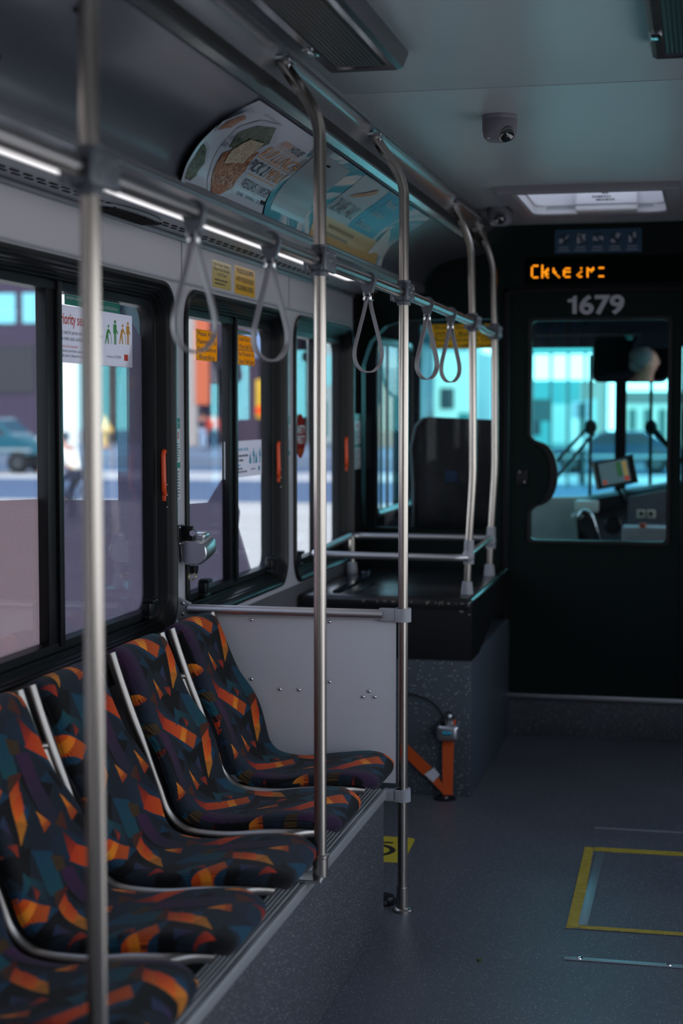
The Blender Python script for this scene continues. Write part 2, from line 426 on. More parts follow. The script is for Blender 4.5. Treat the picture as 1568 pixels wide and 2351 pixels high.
ARC, ARCL = smooth_path([(-1.425, 0, 2.292), (-1.408, 0, 2.345), (-1.362, 0, 2.395), (-1.29, 0, 2.428), (-1.20, 0, 2.447), (-1.115, 0, 2.458)], 40)
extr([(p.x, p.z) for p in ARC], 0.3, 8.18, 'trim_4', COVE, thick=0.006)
extr([(-1.128, 2.468), (-1.105, 2.462), (-1.092, 2.452), (-1.082, 2.462), (-1.086, 2.476)], 0.3, 8.1, 'trim_5', mat('polished_rail', (0.5, 0.52, 0.54), 0.2, 0.9), thick=-0.004)
MB().box(-1.15, -1.075, 0.3, 8.15, 2.478, 2.500).build('trim_6', DARK, kind='structure')
extr([(-1.098, 2.497), (-1.092, 2.515), (-1.078, 2.556), (-1.062, 2.572), (-1.050, 2.574), (-1.046, 2.586), (-1.062, 2.602)], 0.3, 8.1, 'trim_7', mat('header_metal', (0.34, 0.35, 0.38), 0.24, 0.7), thick=0.004)
extr([(-1.455, 2.262), (-1.418, 2.268), (-1.412, 2.278), (-1.420, 2.284), (-1.413, 2.292), (-1.418, 2.302), (-1.428, 2.304)], 0.3, 8.18, 'trim_8', TRIM, smooth=20, thick=0.004)
mb = MB(); mb.poly([(-1.54, 0.3, 2.266), (-1.44, 0.3, 2.276), (-1.44, 7.99, 2.276), (-1.54, 7.99, 2.266)], Vector((0, 0, 0.01)))
mb.poly([(-1.76, 0.3, 2.250), (-1.622, 0.3, 2.260), (-1.622, 7.99, 2.260), (-1.76, 7.99, 2.250)], Vector((0, 0, 0.01)))
mb.build('trim_9', SOFF, smooth=0, kind='structure')
mb = MB()
for i in range(70):
    y = 1.4 + i * 0.082
    for j in range(2): mb.box(-1.70 + j * 0.020, -1.692 + j * 0.020, y + j * 0.03, y + j * 0.03 + 0.045, 2.2525 + j * .001, 2.2565 + j * .001)
mb.build('trim_10', DARK, kind='structure')
MB().box(-1.754, -1.735, 0.3, 7.99, 2.236, 2.250, 0.003).build('trim_11', TRIM, kind='structure')
ls = empty('light_strip', (-1.6, 0.4, 2.262), 'long white lit light strip running along under the cove behind the grab rail', 'light strip')
mb = MB(); mb.box(-1.620, -1.545, 0.5, 7.3, 2.2635, 2.270, 0.001); mb.build('lens', STRIPL, ls)
mb = MB(); mb.box(-1.640, -1.535, 0.45, 7.35, 2.270, 2.30); mb.build('housing', TRIM, ls)

# ------------------------------------------------------------------ windows on the left
def window(i, y0, y1, z0, z1, mull, handle_y, latches, pane_split=True):
    w = empty('window_%d' % i, (-1.75, (y0 + y1) / 2, z0), kind='structure')
    prof = [(0.012, -1.76), (-0.004, -1.742), (0.0, -1.735), (0.010, -1.735), (0.016, -1.742), (0.020, -1.752), (0.026, -1.752), (0.030, -1.762), (0.034, -1.762), (0.038, -1.776), (0.043, -1.776), (0.047, -1.79), (0.052, -1.79), (0.056, -1.800), (0.064, -1.800)]
    loops = [[Vector((x, a, b)) for a, b in rrect(y0 + k, y1 - k, z0 + k, z1 - k, 0.115 - k * 0.5, 10)] for k, x in prof]
    MB().loft(loops).build('frame', RUB, w, 30)
    prof = [(0.060, -1.798), (0.060, -1.792), (0.082, -1.792), (0.084, -1.806), (0.084, -1.835)]
    loops = [[Vector((x, a, b)) for a, b in rrect(y0 + k, y1 - k, z0 + k, z1 - k, 0.085 - k * 0.4, 10)] for k, x in prof]
    MB().loft(loops).build('sash', RUBM, w, 30)
    mb = MB()
    for m, wd in mull:
        mb.box(-1.83, -1.796, m, m + wd, z0 + 0.07, z1 - 0.07, 0.003)
        mb.box(-1.80, -1.784, m + wd - 0.03, m + wd, z0 + 0.07, z1 - 0.055, 0.003)
    mb.build('mullion', RUBM, w)
    ys = [y0 + 0.07] + [m + wd / 2 for m, wd in mull] + [y1 - 0.07]
    for a, b in zip(ys, ys[1:]): MB().box(-1.8225, -1.8175, a, b, z0 + 0.07, z1 - 0.07).build('pane', GLASS, w, 0)
    mb = MB()
    for k in range(40):
        y = y0 + 0.13 + (y1 - y0 - 0.26) * k / 39
        mb.box(-1.775, -1.770, y, y + 0.012, z1 - 0.034, z1 - 0.028)
    hz = 1.45
    # red emergency pull on the forward jamb
    h = MB().sweep(fillet([(-1.772, y1 - 0.012, hz + 0.078), (-1.768, y1 - 0.050, hz + 0.076), (-1.764, y1 - 0.056, hz - 0.03), (-1.768, y1 - 0.045, hz - 0.062), (-1.772, y1 - 0.012, hz - 0.075)], 0.02), 0.0085, 10)
    h.box(-1.778, -1.764, y1 - 0.040, y1 - 0.025, hz - 0.09, hz - 0.06, 0.003)
    tag(h.build('handle', ORANGE, w), 'red orange emergency pull handle')
    sc = TL()
    for dz in (-0.035, -0.07, -0.11): sc.new().ball((-1.764, y1 - 0.030, hz + dz), 0.004)
    sc.build('screw', CHROME, w)
    mb.b.free()
    for ly in latches:
        l = MB(); l.box(-1.806, -1.764, ly - 0.03, ly + 0.03, z0 + 0.058, z0 + 0.072, 0.004); l.box(-1.800, -1.768, ly - 0.016, ly + 0.026, z0 + 0.068, z0 + 0.118, 0.006)
        l.box(-1.795, -1.755, ly - 0.022, ly + 0.028, z0 + 0.112, z0 + 0.126, 0.005); l.build('latch', RUB, w)
    return w
w1 = window(1, *WIN[0], [(4.22, 0.085)], 5.1, [5.00])
w2 = window(2, *WIN[1], [(5.99, 0.075)], 6.6, [5.60, 6.52])
w3 = window(3, *WIN[2], [(7.40, 0.10)], 7.9, [6.99])
def film(parent, pts, m, x=-1.8275):
    tag(MB().poly([(x, a, b) for a, b in pts], Vector((-0.001, 0, 0))).build('film', m, parent, 0), 'hazy perforated film covering the lower glass')
film(w1, [(3.16, 1.455), (4.30, 1.412), (4.30, 1.0), (3.16, 1.0)], FILM)
film(w1, [(4.26, 1.41), (4.76, 1.383), (4.86, 1.378), (4.86, 1.70), (4.90, 1.80), (5.0, 1.95), (5.09, 1.9), (5.09, 1.0), (4.26, 1.0)], FILM2, -1.829)
film(w2, [(5.36, 1.333), (5.80, 1.318), (6.055, 1.43), (6.055, 1.0), (5.36, 1.0)], FILM2)
film(w2, [(6.03, 1.42), (6.10, 1.39), (6.172, 1.322), (6.239, 1.257), (6.213, 1.197), (6.402, 1.0), (6.03, 1.0)], FILM2, -1.829)
# driver's side window and opening trim
w4 = empty('window_4', (-1.752, 9.1, 1.09), kind='structure')
MB().loft([[Vector((x, a, b)) for a, b in rrect(8.62 + k, 9.70 - k, 1.09 + k, 2.06 - k, 0.07)] for k, x in ((0.0, -1.756), (-0.01, -1.750), (0.01, -1.744), (0.02, -1.752), (0.03, -1.768))]).build('frame', RUB, w4, 30)
MB().box(-1.772, -1.760, 8.98, 9.01, 1.11, 2.04, 0.002).box(-1.772, -1.760, 8.80, 8.82, 1.11, 2.04, 0.002).build('mullion', RUBM, w4)
MB().box(-1.7685, -1.7655, 8.64, 9.68, 1.11, 2.04).build('pane', CGLASS, w4, 0)

# ------------------------------------------------------------------ front bulkhead and driver's door
fxz = lambda y: (lambda a, b: Vector((a, y, b)))
DX0, DX1 = -0.985, -0.115
arch = [(-1.742, 1.06), (-1.742, 1.90), (-1.70, 2.02), (-1.62, 2.10), (-1.52, 2.13), (-1.06, 2.13), (-1.06, 1.06)]
mb = MB().plate([(-1.75, 0.0), (0.82, 0.0), (0.82, 2.60), (-1.75, 2.60)],
                [arch[::-1], [(DX0, 0.215), (DX0, 2.262), (DX1, 2.262), (DX1, 0.215)]], fxz(8.2), Vector((0, 0.05, 0)))
mb.build('wall_front', BLK, smooth=0, kind='structure')
MB().box(-0.99, 0.80, 8.165, 8.2, 0.198, 0.222, 0.004).build('trim_12', ALU, kind='structure')
MB().box(-0.99, 0.80, 8.188, 8.2, 0.0, 0.198, 0.003).build('trim_13', PED, kind='structure')
door = empty('door_1', (-0.55, 8.19, 0.215), kind='structure')
def door_open(o):      # window outline with the bulge around the lock
    L = [(-0.19 + o, 1.01 - o), (-0.19 + o, 2.115 + o), (-0.865 - o, 2.115 + o), (-0.865 - o, 1.53)]
    for k in range(11):
        t = PI / 2 - PI * k / 10; L.append((-0.865 - o + 0.01 + (0.125 - o) * max(0.08, math.cos(t)) ** 0.7, 1.345 + (0.165 - o * 0.6) * math.sin(t)))
    L += [(-0.865 - o, 1.155), (-0.865 - o, 1.01 - o)]
    V = [Vector((a, 0, b)) for a, b in L]; V = fillet([V[-1].lerp(V[0], 0.5)] + V + [V[-1].lerp(V[0], 0.5)], 0.025, 4)
    return [(v.x, v.z) for v in V][:-1]
MB().plate([(DX0 + 0.006, 0.222), (DX1 - 0.006, 0.222), (DX1 - 0.006, 2.255), (DX0 + 0.006, 2.255)], [door_open(0.0)], fxz(8.195), Vector((0, 0.035, 0))).build('leaf', BLK, door, 0)
LO = door_open(0.0); LI = door_open(0.018)
cen = Vector((-0.53, 8.19, 1.55))
ga = MB(); A = [Vector((a, 8.194, b)) for a, b in LI]; B = [Vector((a, 8.180, b)) for a, b in LI]; C = [Vector((a, 8.182, b)) for a, b in LO]; D = [Vector((a, 8.226, b)) for a, b in LO]
ga.loft([A, B, C, D]).build('gasket', RUB, door)
MB().poly([(a, 8.212, b) for a, b in LO], Vector((0, 0.005, 0))).build('pane', DGLASS, door, 0)
MB().box(-0.935, -0.885, 8.183, 8.196, 1.285, 1.365, 0.004).build('lock', RUB, door)
mb = TL().ball((-0.922, 8.182, 1.353), 0.006).new().ball((-0.897, 8.182, 1.302), 0.006); mb.build('screw', CHROME, door)
num = put_text(MB(), frontF(-0.692, 2.150, 8.195), '679', 0.062, 0, 0.090, 0.224, bold=0.03, d=0.002)
num.poly([Vector((-0.692 + a, 8.193, 2.150 + b)) for a, b in ((0.028, 0), (0.050, 0), (0.050, 0.090), (0.034, 0.090), (0.026, 0.076), (0.004, 0.072), (0.004, 0.058), (0.028, 0.058))])
tag(num.build('number', mat('pale_number', (0.42, 0.40, 0.45), 0.5), door, 0), 'pale grey number 1679')
mb = MB().box(DX0 - 0.02, DX0 + 0.004, 8.178, 8.2, 0.222, 2.28, 0.004).box(DX1 - 0.004, DX1 + 0.02, 8.178, 8.2, 0.222, 2.28, 0.004).box(DX0 - 0.02, DX1 + 0.02, 8.178, 8.2, 2.258, 2.28, 0.004)
mb.build('frame', BLK2, door)
# arch lining
MB().loft([[Vector((a, y, b)) for a, b in [(x * 1.0, z) for x, z in arch]] for y in (8.19, 8.26)]).build('trim_14', RUB, smooth=0, kind='structure')

# LED sign
sg = empty('led_sign', (-0.62, 8.2, 2.30), 'black destination sign on the front bulkhead showing garbled amber dot letters', 'sign')
MB().box(-0.90, -0.12, 8.185, 8.2, 2.30, 2.43, 0.004).build('panel', mat('sign_face', (0.003, 0.005, 0.005), 0.5, spec=0.0), sg)
GL = ['0111|1000|1000|1000|1000|1000|1000|0111', '1000|1000|1001|1011|1110|1011|1010|1001', '0000|0000|1000|1000|1100|0110|0011|0001'.replace('0110', '0100').replace('0011', '0010'),
      '0000|0000|0111|1000|1111|1000|1000|0111', '0000|0000|0010|0000|0010|0100|1000|0110', '0000|0000|1001|1111|1010|1000|1000|1000', '0000|0000|1110|0000|0000|0000|0000|1110']
mb = TL()
for g, gx in zip(GL, (1222, 1246, 1272, 1296, 1327, 1350, 1377)):
    mb.new()
    for r, row in enumerate(g.split('|')):
        for c, ch in enumerate(row):
            if ch == '1':
                x = -0.867 + (gx - 1222) * 0.00217 + c * 0.0092; z = 2.392 - r * 0.0083
                mb.cyl((x, 8.186, z), (x, 8.182, z), 0.0043, n=10)
mb.build('led_dots', LED, sg, 0)
# pictogram sticker
ps = slab(MB(), frontF(-0.755, 2.452, 8.2), 0, 0.43, 0, 0.118, 0, 0.002).build('pictogram_sticker', mat('navy_print', (0.012, 0.06, 0.12), 0.4), None, 0)
tag(ps, 'dark blue sticker of five prohibition symbols above the amber destination sign', 'sticker')
F = frontF(-0.755, 2.452, 8.198); mb = TL(); md = TL(); rnd = random.Random(3)
for k in range(5):
    cx = 0.045 + k * 0.085; cy = 0.072
    mb.new(); md.new()
    ring = [F.p(cx + 0.031 * math.cos(t), cy + 0.031 * math.sin(t), 0.001) for t in np.linspace(0, 2 * PI, 25)[:-1]]
    md.poly(ring, F.n * 0.0006)
    if k == 0: mb.poly([F.p(cx - 0.025, cy - 0.02, .002), F.p(cx - 0.008, cy - 0.022, .002), F.p(cx + 0.001, cy - 0.002, .002), F.p(cx - 0.022, cy + 0.004, .002)]); mb.poly([F.p(cx + 0.002, cy, .002), F.p(cx + 0.022, cy + 0.02, .002), F.p(cx + 0.027, cy + 0.014, .002), F.p(cx + 0.007, cy - 0.005, .002)])
    if k == 1: slab(mb, F, cx - 0.02, cx - 0.004, cy - 0.025, cy + 0.025, .0016, .002); slab(mb, F, cx + 0.004, cx + 0.022, cy - 0.018, cy + 0.022, .0016, .002)
    if k == 2: slab(mb, F, cx - 0.026, cx + 0.026, cy - 0.012, cy + 0.010, .0016, .002)
    if k == 3: mb.poly([F.p(cx - 0.004, cy + 0.004, .002), F.p(cx + 0.012, cy - 0.006, .002), F.p(cx + 0.027, cy + 0.018, .002), F.p(cx + 0.008, cy + 0.027, .002)]); mb.poly([F.p(cx - 0.026, cy - 0.012, .002), F.p(cx - 0.012, cy - 0.025, .002), F.p(cx + 0.003, cy - 0.022, .002), F.p(cx - 0.012, cy - 0.002, .002)])
    if k == 4: slab(mb, F, cx - 0.02, cx - 0.004, cy - 0.024, cy + 0.012, .0016, .002); slab(mb, F, cx + 0.002, cx + 0.016, cy - 0.002, cy + 0.026, .0016, .002)
    slab(mb, F, cx - 0.026, cx + 0.022, 0.027, 0.031, .0012, .002); slab(mb, F, cx - 0.03, cx + 0.026, 0.012, 0.016, .0012, .002)
    sl = [F.p(cx - 0.022, cy + 0.018, .0024), F.p(cx - 0.016, cy + 0.024, .0024), F.p(cx + 0.024, cy - 0.018, .0024), F.p(cx + 0.018, cy - 0.024, .0024)]
    md.poly(sl, F.n * 0.0004)
mb.build('symbol', mat('pale_print', (0.36, 0.35, 0.42), 0.5), ps, 0); md.build('ring', mat('navy_ring', (0.008, 0.03, 0.055), 0.5), ps, 0)

# ------------------------------------------------------------------ poles, rail, clamps
POLES = [(-0.97, 2.46), (-0.97, 4.04), (-0.965, 5.19), (-0.995, 6.98), (-1.005, 7.80)]
RAILZ = 2.045
def rail_x(y): return -0.970 if y < 5.2 else -0.970 - (y - 5.2) * 0.0135
gr = empty('grab_rail', (-0.97, 1.5, RAILZ), 'long brushed steel overhead grab rail that carries the grey strap handles', 'rail')
pts = [(rail_x(y), y, RAILZ if y < 7.4 else RAILZ - 0.01) for y in np.linspace(0.9, 7.8, 36)]
MB().sweep(pts, 0.0175, 24).build('tube', STEELY, gr)
def pole(i, x, y, base, label):
    t = empty('grab_pole', (x, y, base), label, 'pole', 'upright grab poles along the aisle')
    if i < 3:
        P = [(x, y, base + 0.01), (x, y, 2.408), (x - 0.085, y, 2.53), (x - 0.10, y, 2.552)]
        if i == 0: P = [(x, y, base + 0.01), (x, y, 2.44), (x - 0.08, y, 2.54), (x - 0.10, y, 2.552)]
        P = fillet(P, 0.06)
    else:
        P = fillet([(x - 0.018, y, base + 0.01), (x - 0.010, y, 1.10), (x + 0.006, y, 1.38), (x, y, 2.05), (x - 0.008, y, 2.37), (x - 0.065, y, 2.52), (x - 0.085, y, 2.55)], 0.06)
    MB().sweep(P, 0.0165, 24).build('tube', STEEL, t)
    e = Vector(P[-1])
    MB().box(e.x - 0.035, e.x + 0.03, y - 0.032, y + 0.032, e.z - 0.004, e.z + 0.008, 0.003).ball((e.x + 0.022, y - 0.017, e.z - 0.012), 0.006).build('ceiling_flange', ALU, t)
    # cross fitting where pole and rail meet
    rx = rail_x(y)
    c = MB(); c.cyl((rx, y - 0.055, RAILZ), (rx, y + 0.055, RAILZ), 0.0245); c.cyl((x, y, RAILZ - 0.04), (x, y, RAILZ + 0.04), 0.0225)
    c.box(rx - 0.026, rx + 0.026, y - 0.034, y + 0.034, RAILZ - 0.026, RAILZ + 0.026, 0.012)
    c.box(rx + 0.016, rx + 0.030, y - 0.062, y + 0.062, RAILZ - 0.030, RAILZ + 0.030, 0.006)
    c.box(rx - 0.030, rx - 0.016, y - 0.062, y + 0.062, RAILZ - 0.030, RAILZ + 0.030, 0.006)
    f = c.build('cross_clamp', FIT, t)
    b = TL()
    for dy, dz in ((-.04, .016), (.04, .016), (-.04, -.016), (.04, -.016), (0, 0)):
        b.new().cyl((rx + 0.028, y + dy, RAILZ + dz), (rx + 0.033, y + dy, RAILZ + dz), 0.0065, 0.005, 12)
        b.new().cyl((rx + 0.0, y - 0.02 + dy * .35, RAILZ + dz), (rx + 0.0, y - 0.037 + dy * .1, RAILZ + dz), 0.004, 0.004, 10)
    b.build('bolt', ALU, f)
    return t
PL = ['blurred steel pole crossing in front of the seats half hidden beneath it', 'steel pole standing on the seat pedestal edge between two patterned seats',
      'steel pole standing on the floor at the end of the grey partition panel', 'kinked steel pole rising from the near corner of the black wheel box', 'kinked steel pole at the bulkhead end of the wheel box, beside the cab door']
BASE = [0.437, 0.437, 0.0, 0.862, 0.862]
pl = []
for i, (x, y) in enumerate(POLES): pl.append(pole(i, x, y, BASE[i], PL[i]))
for i in (0, 1):
    x, y = POLES[i]
    MB().cyl((x, y, 0.446), (x, y, 0.498), 0.0205).lathe((x, y, 0.494), (0, 0, 1), [(0.0205, 0), (0.0235, 0.003), (0.0235, 0.009), (0.018, 0.012)]).build('base_collar', STEEL, pl[i])
    MB().box(x - 0.055, x + 0.012, y - 0.045, y + 0.045, 0.437, 0.446, 0.003).build('base_plate', ALU, pl[i])
x, y = POLES[2]
MB().cyl((x, y, 0.012), (x, y, 0.082), 0.0205).lathe((x, y, 0.0), (0, 0, 1), [(0.034, 0), (0.034, 0.006), (0.028, 0.012), (0.018, 0.014)]).build('base_collar', STEEL, pl[2])
for i in (3, 4):
    x, y = POLES[i]
    MB().lathe((x - 0.018, y, 0.862), (0, 0, 1), [(0.027, 0), (0.026, 0.02), (0.022, 0.052), (0.017, 0.056)]).ball((x - 0.018, y - 0.023, 0.902), 0.006).build('base_collar', FITL, pl[i])
    # tee joint for the box rail
    MB().cyl((x - 0.012, y, 0.995), (x - 0.010, y, 1.10), 0.0235, 0.021).ball((x - 0.012, y - 0.01, 1.03), 0.027, (1, 1, 1.1)).build('tee_joint', FITL, pl[i])

# hanging straps
def strap():
    t = empty('strap_handle', (0, 0, 0))
    MB().lathe((0, -0.012, 0), (0, 1, 0), [(0.0180, 0), (0.0235, 0), (0.0245, 0.012), (0.0235, 0.024), (0.0180, 0.024)], 28).poly(
        [(-0.0225, -0.011, -0.008), (0.0225, -0.011, -0.008), (0.011, -0.011, -0.045), (-0.011, -0.011, -0.045)], Vector((0, 0.022, 0))).build('collar', FIT, t)
    b = MB().box(-0.013, -0.005, -0.013, 0.013, -0.062, -0.036, 0.003).box(0.005, 0.013, -0.013, 0.013, -0.062, -0.036, 0.003).cyl((-0.012, 0, -0.05), (0.012, 0, -0.05), 0.006)
    b.build('buckle', CHROME, t)
    P, _ = smooth_path([(-0.004, 0, -0.05), (-0.012, 0, -0.09), (-0.028, 0, -0.15), (-0.041, 0, -0.205), (-0.038, 0, -0.24), (-0.020, 0, -0.264), (0, 0, -0.269),
                        (0.020, 0, -0.264), (0.038, 0, -0.24), (0.041, 0, -0.205), (0.028, 0, -0.15), (0.012, 0, -0.09), (0.004, 0, -0.05)], 72)
    R = Matrix.Rotation(math.radians(34), 3, 'Z'); loops = []
    for i, p in enumerate(P):
        tv = (P[min(i + 1, 72)] - P[max(i - 1, 0)]).normalized(); n = Vector((-tv.z, 0, tv.x)) * 0.0022
        k = min(1.0, min(i, 72 - i) / 10.0); h = 0.0125
        loops.append([R @ (p + n + Vector((0, -h, 0))), R @ (p + n + Vector((0, h, 0))), R @ (p - n + Vector((0, h, 0))), R @ (p - n + Vector((0, -h, 0)))])
    MB().loft(loops, cap=True).build('loop', STRAP, t, 50)
    return t
s0 = strap(); SY = [3.0, 3.56, 4.645, 5.707, 6.298]
SL = ['blurred grey strap handle hanging in front of the second window, over the boarding sign', 'second grey strap handle, hanging just before the pole on the seat pedestal',
      'sharp grey strap handle hanging between the two middle poles', 'grey strap handle hanging before the yellow windscreen sign, first past the floor pole', 'grey strap handle hanging next to the kinked wheel box pole']
for i, y in enumerate(SY):
    o = s0 if i == 0 else s0.copy()
    if i:
        col.objects.link(o)
        for c in list(s0.children):
            d = c.copy(); col.objects.link(d); d.parent = o
    o.location = (rail_x(y), y, RAILZ); o.rotation_euler = (0, 0, (0.0, 0.05, -0.08, 0.12, 0.1)[i])
    tag(o, SL[i], 'strap', 'strap handles on the overhead rail')

# ------------------------------------------------------------------ seat pedestal, partition, wheel box
pd = empty('seat_pedestal', (-1.37, 3.1, 0), 'long speckled dark seat pedestal with ribbed aluminium edge under the patterned seats', 'pedestal')
MB().box(-1.74, -1.005, 0.9, 5.07, 0.0, 0.425, 0.003).build('body', PED, pd)
MB().box(-1.74, -1.07, 0.9, 5.07, 0.4255, 0.436).build('top', DARK, pd)
mb = MB().box(-1.012, -0.996, 0.9, 5.072, 0.405, 0.437, 0.004)
for k in range(5): mb.box(-1.068 + k * 0.0115, -1.061 + k * 0.0115, 0.9, 5.072, 0.425, 0.4385, 0.0015)
mb.box(-1.07, -1.0, 0.9, 5.072, 0.424, 0.4345); mb.build('edge_trim', mat('edge_aluminium', (0.36, 0.36, 0.37), 0.55, 0.55), pd)
mb = TL()
for y in (2.2, 3.0, 3.55, 4.33, 4.65): mb.new().cyl((-1.035, y, 0.437), (-1.035, y, 0.440), 0.005)
mb.build('screw', RUB, pd)

pt = empty('partition_panel', (-1.36, 5.19, 0.43), 'light grey riveted partition panel with tube rail in front of the wheel box', 'panel')
MB().box(-1.742, -0.988, 5.184, 5.196, 0.43, 0.985, 0.002).build('sheet', PANEL, pt)
MB().sweep([(-1.70, 5.175, 0.993), (-1.4, 5.175, 0.993), (-1.03, 5.175, 0.993)], 0.017, 20).build('top_rail', STEELX, pt)
mb = MB().poly([(-1.747, 5.177, 0.955), (-1.708, 5.177, 0.968), (-1.698, 5.177, 0.978), (-1.698, 5.177, 1.012), (-1.747, 5.177, 1.034)], Vector((0, 0.022, 0)))
bk = mb.build('wall_bracket', FITL, pt, 30)
mb = TL()
for z in (1.012, 0.975): mb.new().lathe((-1.722, 5.1775, z), (0, -1, 0), [(0.007, 0), (0.007, 0.002), (0.004, 0.004), (0.002, 0.004)])
mb.build('screw', ALU, bk)
def pclamp(z, x0, m, h):
    c = MB().box(x0, -0.985, 5.166, 5.192, z - h, z + h, 0.007); c.cyl((-0.965, 5.19, z - h), (-0.965, 5.19, z + h), 0.0265, n=28); c.box(-0.99, -0.962, 5.1638, 5.19, z - h, z + h, 0.003)
    return c.build('pole_clamp', m, pt)
pclamp(0.992, -1.045, FITL, 0.0225); pclamp(0.392, -1.03, FITL, 0.021)
for k, (a, b) in enumerate(((-1.481, .962), (-1.482, .761), (-1.212, .963), (-1.212, .762), (-1.383, .730), (-1.317, .731), (-1.077, .735), (-1.098, .716), (-1.058, .717))):
    MB().lathe((a, 5.184, b), (0, -1, 0), [(0.0065, 0), (0.0062, 0.003), (0.004, 0.0055), (0.001, 0.0065)], 16).build('rivet', CHROME, pt)

wb = empty('wheel_box', (-1.36, 7.5, 0), 'wheel housing with black moulded top over a speckled blue grey base', 'wheel box')
MB().box(-1.742, -0.972, 6.822, 8.19, 0.0, 0.60, 0.003).build('base', BOXS, wb)
mb = MB(); prof = []
mb.poly([(-0.969, 6.816, 0.592), (-0.969, 7.05, 0.592), (-0.969, 7.6, 0.700), (-0.969, 7.75, 0.66), (-0.969, 8.185, 0.72), (-0.969, 8.185, 0.842), (-0.969, 6.816, 0.842)], Vector((-0.77, 0, 0)))
mb.build('cover', BOXTOP, wb)
MB().box(-1.742, -0.966, 6.812, 8.188, 0.800, 0.862, 0.022).build('top', BOXTOP, wb)
mb = MB().poly([(-1.60, 6.90, 0.8625), (-1.57, 6.90, 0.8625), (-1.57, 7.66, 0.8625), (-1.60, 7.66, 0.8625)], Vector((0, 0, 0.010)))
mb.box(-1.625, -1.585, 7.62, 7.72, 0.8625, 0.885, 0.006); mb.box(-1.50, -1.49, 6.9, 7.3, 0.8622, 0.868, 0.002)
mb.build('tray_rib', mat('blue_black_trim', (0.01, 0.02, 0.03), 0.12, spec=0.8), wb)
mb = MB(); rnd = random.Random(5)
for k in range(16):
    x = -1.45 + rnd.random() * 0.46; z = 0.862 if k < 9 else 0.845
    mb.box(x, x + 0.004 + rnd.random() * 0.01, 6.8105 - 0.0005, 6.8125, 0.832 + rnd.random() * 0.010, 0.836 + rnd.random() * 0.010)
mb.box(-0.983, -0.974, 6.8105, 6.8125, 0.79, 0.794); mb.box(-1.02, -1.005, 6.8105, 6.8125, 0.802, 0.807)
mb.build('scuff', mat('scuff', (0.30, 0.24, 0.18), 0.8), wb)
br = empty('box_rail', (-1.36, 7.4, 0.862), 'low steel guard rail looped around the top of the black wheel box', 'rail')
P = fillet([(-1.012, 6.955, 1.024), (-1.05, 6.93, 1.024), (-1.705, 6.95, 1.026), (-1.715, 7.80, 1.045), (-1.03, 7.80, 1.045)], 0.07)
MB().sweep(P, 0.0155, 20).build('loop', STEELX, br)
MB().sweep([(-1.008, 6.99, 1.03), (-1.018, 7.4, 1.037), (-1.02, 7.79, 1.045)], 0.0155, 20).build('side_bar', STEELY, br)
MB().cyl((-1.70, 7.76, 0.87), (-1.70, 7.76, 1.045), 0.0155).build('leg', STEEL, br)
MB().lathe((-1.70, 7.76, 0.862), (0, 0, 1), [(0.027, 0), (0.026, 0.02), (0.022, 0.052), (0.016, 0.056)]).build('foot', FITL, br)

# wheelchair tie-down on the wheel box face
rt = empty('belt_retractor', (-1.063, 6.82, 0.25), 'silver wheelchair belt retractor bolted to the speckled wheel box face', 'retractor')
MB().box(-1.112, -1.014, 6.745, 6.820, 0.250, 0.322, 0.018).build('case', ALU, rt)
MB().cyl((-1.082, 6.742, 0.288), (-1.044, 6.742, 0.288), 0.008).build('badge', TEALI, rt)
MB().box(-1.078, -1.046, 6.806, 6.818, 0.31, 0.352, 0.004).cyl((-1.062, 6.806, 0.350), (-1.062, 6.818, 0.350), 0.020).ball((-1.062, 6.802, 0.350), 0.010).build('lug', CHROME, rt)
MB().box(-1.092, -1.070, 6.75, 6.80, 0.318, 0.338, 0.004).build('release_button', RUB, rt)
MB().cyl((-1.036, 6.775, 0.32), (-1.036, 6.775, 0.342), 0.006).build('indicator', ORANGE, rt)
tb = empty('tie_down_belt', (-1.06, 6.78, 0.0), 'orange webbing belt hanging from the silver retractor down to the floor anchor', 'belt')
MB().poly([(-1.088, 6.780, 0.252), (-1.038, 6.780, 0.252), (-1.042, 6.770, 0.015), (-1.085, 6.770, 0.015)], Vector((0, 0.004, 0))).build('webbing', BELT, tb)
MB().poly([(-1.25, 6.80, 0.225), (-1.255, 6.80, 0.165), (-1.17, 6.79, 0.090), (-1.135, 6.785, 0.128)], Vector((0, 0.004, 0))).poly([(-1.155, 6.785, 0.085), (-1.115, 6.783, 0.10), (-1.052, 6.765, 0.016), (-1.08, 6.765, 0.02)], Vector((0, 0.004, 0))).build('loose_end', BELT, tb)
MB().poly([(-1.165, 6.779, 0.098), (-1.125, 6.779, 0.128), (-1.098, 6.777, 0.100), (-1.128, 6.777, 0.066)], Vector((0, 0.002, 0))).build('care_tag', WHITE, tb)
fa = MB().lathe((-1.072, 6.76, 0), (0, 0, 1), [(0.048, 0), (0.048, 0.006), (0.038, 0.011), (0.03, 0.008)]).build('floor_anchor', RUB)
tag(fa, 'round black floor anchor at the foot of the orange tie-down belt', 'anchor')
MB().cyl((-1.072, 6.76, 0.004), (-1.072, 6.76, 0.013), 0.016).build('stud', CHROME, fa)
fa2 = MB().lathe((-1.045, 5.262, 0), (0, 0, 1), [(0.045, 0), (0.045, 0.014), (0.036, 0.026), (0.012, 0.028)]).build('floor_anchor', RUB)
tag(fa2, 'round black floor anchor beside the foot of the floor-standing pole', 'anchor')
wc = MB().sweep(fillet([(-1.28, 6.815, 0.44), (-1.22, 6.812, 0.44), (-1.13, 6.80, 0.41), (-1.085, 6.79, 0.35), (-1.082, 6.78, 0.325)], 0.06), 0.004, 8).build('cable', RUB)
tag(wc, 'thin black cable arching into the top of the silver belt retractor', 'cable')

